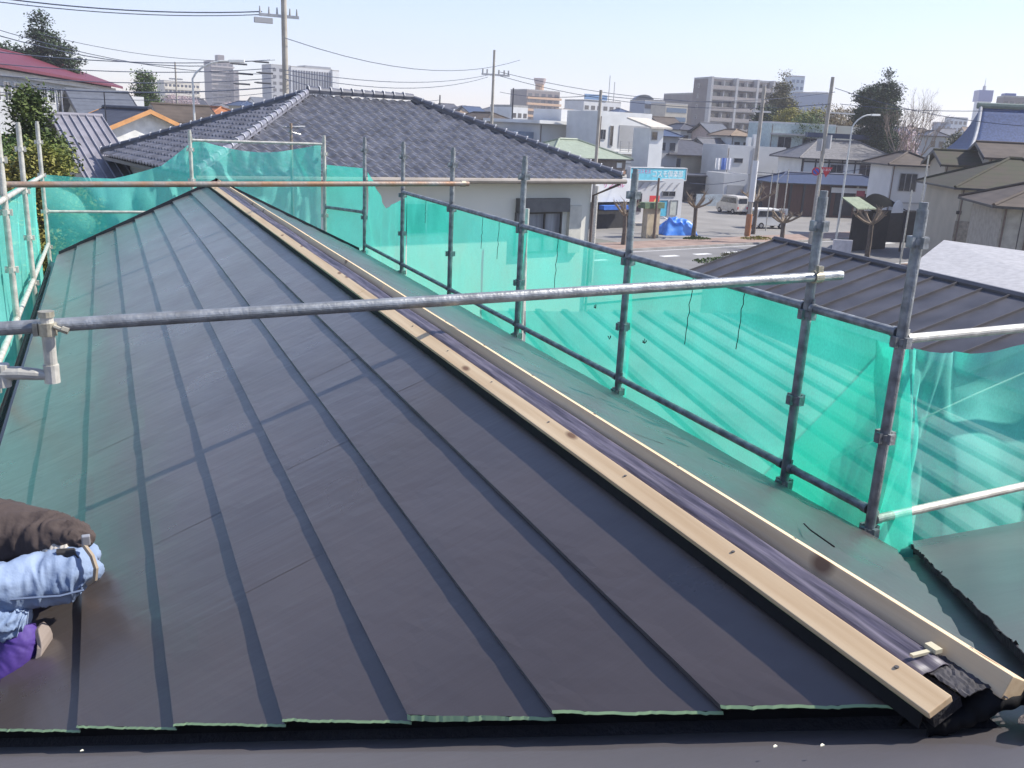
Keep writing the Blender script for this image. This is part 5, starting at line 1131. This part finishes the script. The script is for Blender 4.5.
# vehicles (built along x, front at +x)
def vehicle(name, label, cat, P, az, L, Wd, H, body, kind='van', bodym=WHITE):
    root = empty(name, (P[0], P[1], GZ), label, cat, rz=rad(90-az)); hw = Wd/2
    if kind == 'van': prof = [(-L/2, .35), (-L/2, H*.55), (-L/2+.12, H*.95), (-L/2+.35, H), (L*.22, H), (L*.36, H*.62), (L/2-.05, H*.50), (L/2, .40), (L/2-.05, .28), (-L/2+.05, .28)]
    else: prof = [(-L/2, .45), (-L/2, .85), (L*.12, .85), (L*.14, H-.03), (L*.36, H), (L*.46, H*.58), (L/2, H*.48), (L/2, .35), (-L/2, .35)]
    m = MB(); m.prism([V((x, -hw, z)) for x, z in prof], (0, Wd, 0)); m.build('body', bodym, root, bevel=.05)
    GL = GLASS
    if kind == 'van':
        for s in (-1, 1):
            m = MB(); m.prism([V((x, s*(hw+.004), z)) for x, z in ((-L/2+.2, H*.60), (-L/2+.3, H*.90), (L*.19, H*.90), (L*.31, H*.62))], (0, s*.012, 0)); m.build('side_window', GL, root)
        m = MB(); m.prism([V((-L/2-.012, y, z)) for y, z in ((-hw+.15, H*.60), (hw-.15, H*.60), (hw-.2, H*.88), (-hw+.2, H*.88))], (.05, 0, .0)); m.build('rear_window', GL, root)
        m = MB(); m.prism([V((L*.235, -hw+.1, H*.965)), V((L*.235, hw-.1, H*.965)), V((L*.36, hw-.1, H*.64)), V((L*.36, -hw+.1, H*.64))], (.03, 0, .02)); m.build('windscreen', GL, root)
    else:
        for s in (-1, 1):
            m = MB(); m.prism([V((x, s*(hw+.004), z)) for x, z in ((L*.17, H*.55), (L*.17, H*.88), (L*.34, H*.88), (L*.41, H*.58))], (0, s*.012, 0)); m.build('side_window', GL, root)
        m = MB(); m.prism([V((L*.375, -hw+.1, H*.95)), V((L*.375, hw-.1, H*.95)), V((L*.46, hw-.1, H*.61)), V((L*.46, -hw+.1, H*.61))], (.03, 0, .02)); m.build('windscreen', GL, root)
        m = MB()
        for s in (-1, 1): m.box((-L/2+.03, s*hw-.03, .86), (L*.12, s*hw+.03, 1.12))
        m.box((-L/2, -hw+.03, .86), (-L/2+.05, hw-.03, 1.12)); m.build('cargo_sides', bodym, root)
    for x in (-L*.31, L*.32):
        for s in (-1, 1):
            m = MB(); m.tube((x, s*(hw-.16), .28), (x, s*(hw+.02), .28), .28, 16); w_ = m.build('wheel', BLACK, root)
            m = MB(); m.tube((x, s*(hw+.01), .28), (x, s*(hw+.03), .28), .16, 12); m.build('rim', ALU, w_)
    for s in (-1, 1):
        m = MB(); m.box((L/2-.04, s*(hw-.2)-.1, H*.36), (L/2+.02, s*(hw-.2)+.1, H*.44)); m.build('headlight', M('lamp_glass', (.6, .6, .6), rough=.1), root)
        m = MB(); m.box((-L/2-.02, s*(hw-.12)-.07, .55), (-L/2+.03, s*(hw-.12)+.07, .80)); m.build('tail_light', SRED, root)
    return root
vehicle('delivery_truck', 'small white truck parked behind the concrete pole', 'truck', atz(766, 228), 95, 3.4, 1.48, 1.8, None, 'van')
vehicle('parked_van', 'small white van seen from behind at the end of the forecourt', 'van', atz(731, 213), -5, 3.4, 1.5, 1.9, None, 'van', M('van_cream', (.5, .47, .42), rough=.3))
vehicle('parked_car', 'dark car parked right of the small white van', 'car', atz(744, 213), -5, 3.8, 1.6, 1.45, None, 'van', M('car_black', (.02, .02, .025), rough=.25))
vehicle('parked_car', 'silver car roof at the foot of the mossy roofed house', 'car', atz(960, 250), 80, 4.2, 1.7, 1.4, None, 'van', M('car_silver', (.35, .36, .38), rough=.3, metal=.5))
# wires
WIRE = M('wire_blue_grey', (.035, .05, .09), rough=.7)
def wire(label, a, b, da, db, r=.016, sag=.35, blobs=0):
    A_, B_ = W(*a, da), W(*b, db); pts = []
    for k in range(13):
        t = k/12; p = A_.lerp(B_, t); p.z -= sag*4*t*(1-t); pts.append(p)
    m = MB(); m.path(pts, r, 5)
    o = m.build('overhead_wire', WIRE); return tag(o, label, 'wire', 'overhead wires')
wire('top overhead wire running left from the tall pole', (262, 11.5), (-30, -6), 46, 40, .03, .3)
wire('second overhead wire running left from the tall pole', (262, 14.5), (-30, -2), 46, 40, .022, .3)
for i, (a, b, s, r) in enumerate((((-20, 24), (262, 74), .5, .016), ((-20, 30), (205, 66), .4, .022), ((-20, 50), (270, 60), .3, .022), ((-20, 62), (275, 68), .3, .02), ((-20, 74), (275, 78), .3, .02), ((-20, 84), (275, 87), .3, .03), ((-20, 90), (275, 92), .4, .014), ((40, 34), (275, 60), .4, .012))):
    wire('overhead wire left of the tall pole, number %d from the top' % (i+3) if False else ['steep wire falling rightward past the tall conifer', 'wire sloping down over the round tree', 'wire passing in front of the tall conifer', 'wire crossing the middle of the maroon roof', 'wire crossing the lower maroon roof', 'thick blue looking wire under the maroon roof edge', 'lowest thin wire before the school windows', 'faint thin wire high above the round tree'][i], a, b, 38, 46, r, s)
for i, (px, py) in enumerate(((240, 64), (246, 74), (243, 84), (262, 62), (266, 73), (264, 83))):
    P = W(px, py, 45); m = MB(); m.tube((-.35, 0, 0), (.35, 0, 0), .045, 8); m.tube((-.5, 0, 0), (-.35, 0, 0), .02, 6, r1=.045); o = m.build('cable_splice', M('splice_dark', (.04, .045, .06), rough=.6)); o.location = P; o.rotation_euler = (0, 0, rad(12))
    tag(o, ['upper left', 'middle left', 'lower left', 'upper right', 'middle right', 'lower right'][i]+' dark cable splice beside the tall pole', 'cable splice', 'cable splices on the wires')
for i, (a, b, s) in enumerate((((285, 38), (520, 60), 1.2), ((285, 70), (488, 75), .6), ((285, 74), (488, 77), .8), ((285, 79), (440, 100), .5))):
    wire(['faint high wire right of the tall pole', 'wire from the tall pole to the central pole', 'lower wire from the tall pole to the central pole', 'wire dipping to the thin short pole'][i], a, b, 46, 78, .02, s)
for i, (a, b, da, db, s) in enumerate((((500, 72), (768, 103), 78, 74, .7), ((500, 76), (830, 104), 78, 68, 1.2), ((603, 96), (835, 92), 60, 68, .5), ((835, 88), (1100, 128), 68, 60, .8), ((840, 104), (1100, 104), 68, 64, .5), ((690, 183), (745, 180), 74, 74, .2), ((757, 172), (870, 168), 74, 66, .3), ((600, 95), (500, 92), 60, 90, .3))):
    wire(['wire from the central pole to the leaning pole', 'lower wire from the central pole to the transformer pole', 'wire from the grey pole to the transformer pole', 'dark wire crossing the sky before the bare tree to the right', 'faint wire at the far right sky', 'low wire across the dark carport', 'low wire by the round sign', 'wire from the grey pole back to the thin dark pole'][i], a, b, da, db, .022, s)
# ================================================================== THE ROOFER, squatting at the left, seen from behind and cropped by the picture edge
def skin(name, nodes, edges, m, parent, root_i=0, sub=2, disp=0.0):
    """nodes: list of (point, radius or (rx, ry))"""
    me = bpy.data.meshes.new(name); off = V(parent.location)
    me.from_pydata([V(n[0])-off for n in nodes], edges, []); me.update()
    o = bpy.data.objects.new(name, me); COL.objects.link(o); o.parent = parent; me.materials.append(m)
    sk = o.modifiers.new('skin', 'SKIN'); sk.use_smooth_shade = True
    for i, n in enumerate(nodes):
        r = n[1] if isinstance(n[1], tuple) else (n[1], n[1]); me.skin_vertices[0].data[i].radius = r
        me.skin_vertices[0].data[i].use_root = (i == root_i)
    ss = o.modifiers.new('sub', 'SUBSURF'); ss.levels = sub; ss.render_levels = sub
    if disp:
        t = bpy.data.textures.new(name, 'CLOUDS'); t.noise_scale = .09; t.noise_depth = 1
        d = o.modifiers.new('folds', 'DISPLACE'); d.texture = t; d.strength = disp; d.mid_level = .5
    # bake so the object is plain mesh
    dg = bpy.context.evaluated_depsgraph_get(); nm = bpy.data.meshes.new_from_object(o.evaluated_get(dg)); o.modifiers.clear(); o.data = nm
    nm.polygons.foreach_set('use_smooth', [True]*len(nm.polygons))
    return o
SKINM = M('skin', (.48, .29, .20), rough=.5, var=.05); JACK = M('brown_grey_jacket_cloth', (.060, .043, .038), rough=.85, var=.12, scale=8, bump=.25, bscale=25)
JEAN = M('washed_blue_denim', (.17, .235, .36), rough=.9, col2=(.29, .365, .50), scale=7, bump=.12, bscale=90); SHOE = M('purple_canvas', (.06, .028, .20), rough=.7, var=.15, scale=30); SOLE = M('tan_rubber_sole', (.22, .18, .155), rough=.7)
PR_ = V(slope_pt(-1, 1.83, 2.85, .02))
man = empty('person', PR_, 'roofer in a brown-grey jacket, pale jeans and purple shoes squatting at the left edge', 'person')
J = dict(pel=W(60, 572, 2.95), hl=W(64, 576, 2.84), hr=W(62, 566, 3.04), kl=W(-66, 592, 2.66), kr=W(-70, 560, 3.12), al=W(22, 634, 2.77), ar=W(24, 600, 3.16),
         bl=W(-3, 680, 2.71), br_=W(0, 648, 3.12), s1=W(40, 540, 2.95), s2=W(-4, 536, 2.94), s3=W(-62, 530, 2.92), nk=W(-112, 528, 2.92), hd=W(-160, 540, 2.90),
         sl=W(-84, 548, 2.76), sr=W(-84, 520, 3.08), el=W(-106, 625, 2.74), er=W(-110, 590, 3.1), wl=W(-170, 668, 2.72), wr=W(-175, 630, 3.05))
nodes = [(J['pel'], .075), (J['s1'], .065), (J['s2'], .09), (J['s3'], .11), (J['nk'], .05), (J['hd'], (.085, .095)),
         (J['sl'], .05), (J['el'], .038), (J['wl'], .026), (J['sr'], .05), (J['er'], .038), (J['wr'], .026),
         (J['hl'], .06), (J['kl'], .048), (J['al'], .032), (J['hr'], .06), (J['kr'], .052), (J['ar'], .035), (J['bl'], .03), (J['br_'], .03)]
edges = [(0, 1), (1, 2), (2, 3), (3, 4), (4, 5), (3, 6), (6, 7), (7, 8), (3, 9), (9, 10), (10, 11), (0, 12), (12, 13), (13, 14), (0, 15), (15, 16), (16, 17), (14, 18), (17, 19)]
for w, e in ((8, 'el'), (11, 'er')):            # hands: palm with thumb and four fingers
    wp = nodes[w][0]; f = (wp-J[e]).normalized(); side = f.cross(V((0, 0, 1))).normalized(); pk = len(nodes); palm = wp+f*.05+V((0, 0, -.01))
    nodes.append((palm, (.030, .018))); edges.append((w, pk))
    for k in range(4):
        b0 = palm+f*.035+side*(.024-.016*k); b1 = b0+f*.035+V((0, 0, -.008)); b2 = b1+f*(.026 if k != 3 else .018)+V((0, 0, -.02)); n = len(nodes)
        nodes += [(b0, .009), (b1, .008), (b2, .0065)]; edges += [(pk, n), (n, n+1), (n+1, n+2)]
    n = len(nodes); nodes += [(palm+side*.038-f*.01, .010), (palm+side*.052+f*.03+V((0, 0, -.01)), .008)]; edges += [(pk, n), (n, n+1)]
body = skin('body', nodes, edges, SKINM, man, sub=1)
hm = MB(); hc = J['hd']; fw = V((-.95, .1, -.28)).normalized()
hm.open = True
hm.grid(lambda u, v: hc+V((0, 0, .012))-fw*.012+V((.098*math.cos(6.2832*u)*math.sin(v*1.75), .088*math.sin(6.2832*u)*math.sin(v*1.75), .112*math.cos(v*1.75)))*(1+.03*N(u*9, v*9)), 20, 10)
hm.build('hair', M('black_hair', (.012, .010, .010), rough=.6), man, smooth=True, offset=PR_)
def loft(m, pts, radii, n=44, fold=.012, seed=0, sq=1.0):
    # smooth tapering sleeve through the points, with creases that run across it where it bends
    P, R_ = [], []; k = len(pts)
    for i in range(k-1):
        p0, p1, p2, p3 = pts[max(0, i-1)], pts[i], pts[i+1], pts[min(k-1, i+2)]
        for q in range(16):
            t = q/16; P.append(.5*((2*p1)+(p2-p0)*t+(2*p0-5*p1+4*p2-p3)*t*t+(3*p1-p0-3*p2+p3)*t**3))
            ts = t*t*(3-2*t); R_.append(radii[i]*(1-ts)+radii[i+1]*ts)
    P.append(pts[-1]); R_.append(radii[-1]); K = len(P); vs = []; px_ = None
    for i in range(K):
        t = (P[min(i+1, K-1)]-P[max(i-1, 0)]).normalized(); x = t.cross(V((0, 0, 1))).normalized() if px_ is None else (px_-t*px_.dot(t)).normalized(); px_ = x; y = t.cross(x)
        for j in range(n):
            a = 6.28318*j/n; c, s = math.cos(a), math.sin(a)
            w_ = 1-3.2*abs(N(i*.085+1.5*c, 1.5*s, seed)); w2 = 1-3.0*abs(N(i*.24+1.0*c, 1.7*s+i*.06, seed+7))
            d = fold*(w_*.8+w2*.45)*min(1, R_[i]/.05)
            vs.append(P[i]+(x*c+y*s*sq)*(R_[i]+d))
    fs = [(i*n+j, i*n+(j+1) % n, (i+1)*n+(j+1) % n, (i+1)*n+j) for i in range(K-1) for j in range(n)]+[tuple(range(n))[::-1], tuple(range((K-1)*n, K*n))]
    m.add(vs, fs)
m = MB(); loft(m, [W(91, 545, 2.90), W(86, 541, 2.90), W(72, 537, 2.91), W(48, 537, 2.93), W(4, 537, 2.95), J['s3'], J['nk']], [.010, .030, .050, .080, .112, .145, .06], fold=.013, seed=3)
loft(m, [J['s3'].lerp(J['sl'], .5), J['sl'], J['el'], J['wl'].lerp(J['el'], .15)], [.10, .08, .06, .045], seed=5); loft(m, [J['s3'].lerp(J['sr'], .5), J['sr'], J['er'], J['wr'].lerp(J['er'], .15)], [.10, .08, .06, .045], seed=6)
m.build('jacket', JACK, man, smooth=True, offset=PR_)
m = MB(); loft(m, [W(95, 582, 2.86), W(90, 577, 2.86), W(74, 574, 2.85), W(44, 579, 2.82), W(10, 586, 2.77), W(-30, 591, 2.71), J['kl']], [.012, .050, .080, .080, .073, .068, .066], fold=.009, seed=11)
loft(m, [J['kl'], W(-46, 604, 2.66), W(-20, 616, 2.71), W(6, 622, 2.745), W(20, 624, 2.765), W(27, 625, 2.77)], [.058, .058, .054, .050, .046, .040], fold=.013, seed=12)
loft(m, [W(88, 568, 3.03), W(76, 564, 3.04), W(20, 566, 3.08), J['kr'], J['kr'].lerp(J['ar'], .5), J['ar']], [.03, .085, .075, .066, .060, .048], fold=.010, seed=13)
jo = m.build('jeans', JEAN, man, smooth=True, offset=PR_)
m = MB(); m.path([W(84, 590, 2.79), W(60, 596, 2.755), W(30, 598, 2.725), W(-5, 601, 2.69), W(-40, 604, 2.645)], .0035, 6); m.build('seam', M('denim_seam', (.12, .16, .25), rough=.9), jo, offset=PR_)
m = MB(); loft(m, [W(50, 556, 2.91), W(62, 554, 2.90), W(76, 550, 2.89)], [.055, .055, .042], fold=.006, seed=15); m.build('undershirt', M('white_undershirt', (.46, .42, .36), rough=.9), man, smooth=True, offset=PR_)
for k, dd in ((0, 0), (1, .36)):
    sft = V((0, dd, 0)) if k else V((0, 0, 0))
    m = MB(); loft(m, [W(20, 625, 2.77)+sft, W(20, 641, 2.765)+sft, W(14, 658, 2.755)+sft, W(0, 673, 2.74)+sft, W(-18, 683, 2.72)+sft, W(-28, 687, 2.71)+sft], [.040, .054, .056, .052, .040, .022], fold=.003, seed=20+k); s_ = m.build('shoe', SHOE, man, smooth=True, offset=PR_)
    cps = [W(39, 626, 2.78), W(45, 641, 2.775), W(40, 661, 2.765), W(25, 678, 2.73), W(5, 692, 2.72), W(-16, 695, 2.715), W(-30, 694, 2.71)]
    m = MB(); vs = []; sd_ = V((.35, .9, .1)).normalized(); K = 24
    for q in range(K+1):
        t = q/K*6; i = min(5, int(t)); u = t-i; p0, p1, p2, p3 = cps[max(0, i-1)], cps[i], cps[i+1], cps[min(6, i+2)]
        c = .5*((2*p1)+(p2-p0)*u+(2*p0-5*p1+4*p2-p3)*u*u+(3*p1-p0-3*p2+p3)*u**3)+sft
        tg_ = (cps[min(6, i+1)]-cps[i]).normalized(); nr = sd_.cross(tg_).normalized(); wv = .046*(1-.6*(abs(q/K*2-1))**3)
        for a, b in ((-1, -.008), (1, -.008), (1, .009), (-1, .009)): vs.append(c+sd_*wv*a+nr*b)
    m.add(vs, [(0, 1, 2, 3), tuple(K*4+i for i in (3, 2, 1, 0))]+[(4*k_+i, 4*k_+(i+1) % 4, 4*k_+4+(i+1) % 4, 4*k_+4+i) for k_ in range(K) for i in range(4)])
    m.build('sole', SOLE, s_, offset=PR_, bevel=.003)
# tool belt: dark band, buckle and hanging strap
m = MB(); c = J['pel'].lerp(J['s1'], .35); ax = (J['s1']-J['pel']).normalized(); sx = ax.cross(V((0, 0, 1))).normalized(); sy = ax.cross(sx); pts = [c+(sx*math.cos(k/16*6.2832)*.092+sy*math.sin(k/16*6.2832)*.098) for k in range(17)]
m.path(pts, .012, 6); bl = m.build('tool_belt', M('dark_leather', (.025, .022, .02), rough=.7), man, offset=PR_)
m = MB(); P_ = W(86, 540, 2.80); m.box(P_-V((.012, .010, .016)), P_+V((.012, .010, .016))); m.build('buckle', ALU, bl, offset=PR_, bevel=.003)
m = MB(); m.path([W(84, 545, 2.80), W(92, 556, 2.79), W(96, 568, 2.79), W(95, 579, 2.80), W(88, 584, 2.81)], .0085, 6); m.build('strap', M('tan_strap', (.30, .24, .17), rough=.8), bl, offset=PR_)
m = MB(); P_ = W(60, 556, 2.74); m.prism([W(56, 553, 2.79), W(74, 552, 2.80), W(79, 558, 2.80), W(60, 561, 2.79)], V((0, .03, 0))); m.build('pouch', M('dark_leather', (.025, .022, .02)), bl, offset=PR_)

# ================================================================== HAZE
hz_ = MB().box((-900, -60, GZ-1.2), (1400, 1500, 120)); hz_.v = [V(v) for v in hz_.v]
ho = hz_.build('haze', bpy.data.materials.new('haze_air')); tag(ho, kind='stuff')
hm_ = ho.data.materials[0]; hm_.use_nodes = True; hn = hm_.node_tree; hn.nodes.clear(); o_ = hn.nodes.new('ShaderNodeOutputMaterial'); pv = hn.nodes.new('ShaderNodeVolumePrincipled')
pv.inputs['Color'].default_value = (.94, .93, 1.0, 1); pv.inputs['Density'].default_value = .0006; pv.inputs['Anisotropy'].default_value = .1
hn.links.new(pv.outputs[0], o_.inputs['Volume'])
# ================================================================== LIGHT, SKY, RENDER
SUNV = V((-.95, .25, -1.0)).normalized()      # direction the light travels
sd = bpy.data.lights.new('sun', 'SUN'); so = bpy.data.objects.new('sun', sd); COL.objects.link(so)
so.rotation_euler = SUNV.to_track_quat('-Z', 'Y').to_euler(); sd.energy = 4.6; sd.angle = rad(.55); sd.color = (1.0, .95, .87)
w = bpy.data.worlds.new('World'); S.world = w; w.use_nodes = True; nt = w.node_tree
bg = nt.nodes['Background']; sky = nt.nodes.new('ShaderNodeTexSky'); sky.sky_type = 'NISHITA'; sky.sun_disc = False
el = math.asin(-SUNV.z); azs = math.atan2(-SUNV.x, -SUNV.y)
sky.sun_elevation = el; sky.sun_rotation = azs; sky.air_density = 1.0; sky.dust_density = .3; sky.ozone_density = 2.0; sky.altitude = 50
tn = nt.nodes.new('ShaderNodeMixRGB'); tn.blend_type = 'MULTIPLY'; tn.inputs[0].default_value = 1; tn.inputs[2].default_value = (1.0, .93, 1.04, 1); nt.links.new(sky.outputs[0], tn.inputs[1]); nt.links.new(tn.outputs[0], bg.inputs[0]); bg.inputs[1].default_value = .125
S.view_settings.view_transform = 'Standard'; S.view_settings.look = 'None'; S.view_settings.gamma = 1; S.view_settings.exposure = .75
S.render.resolution_x = 1024; S.render.resolution_y = 768
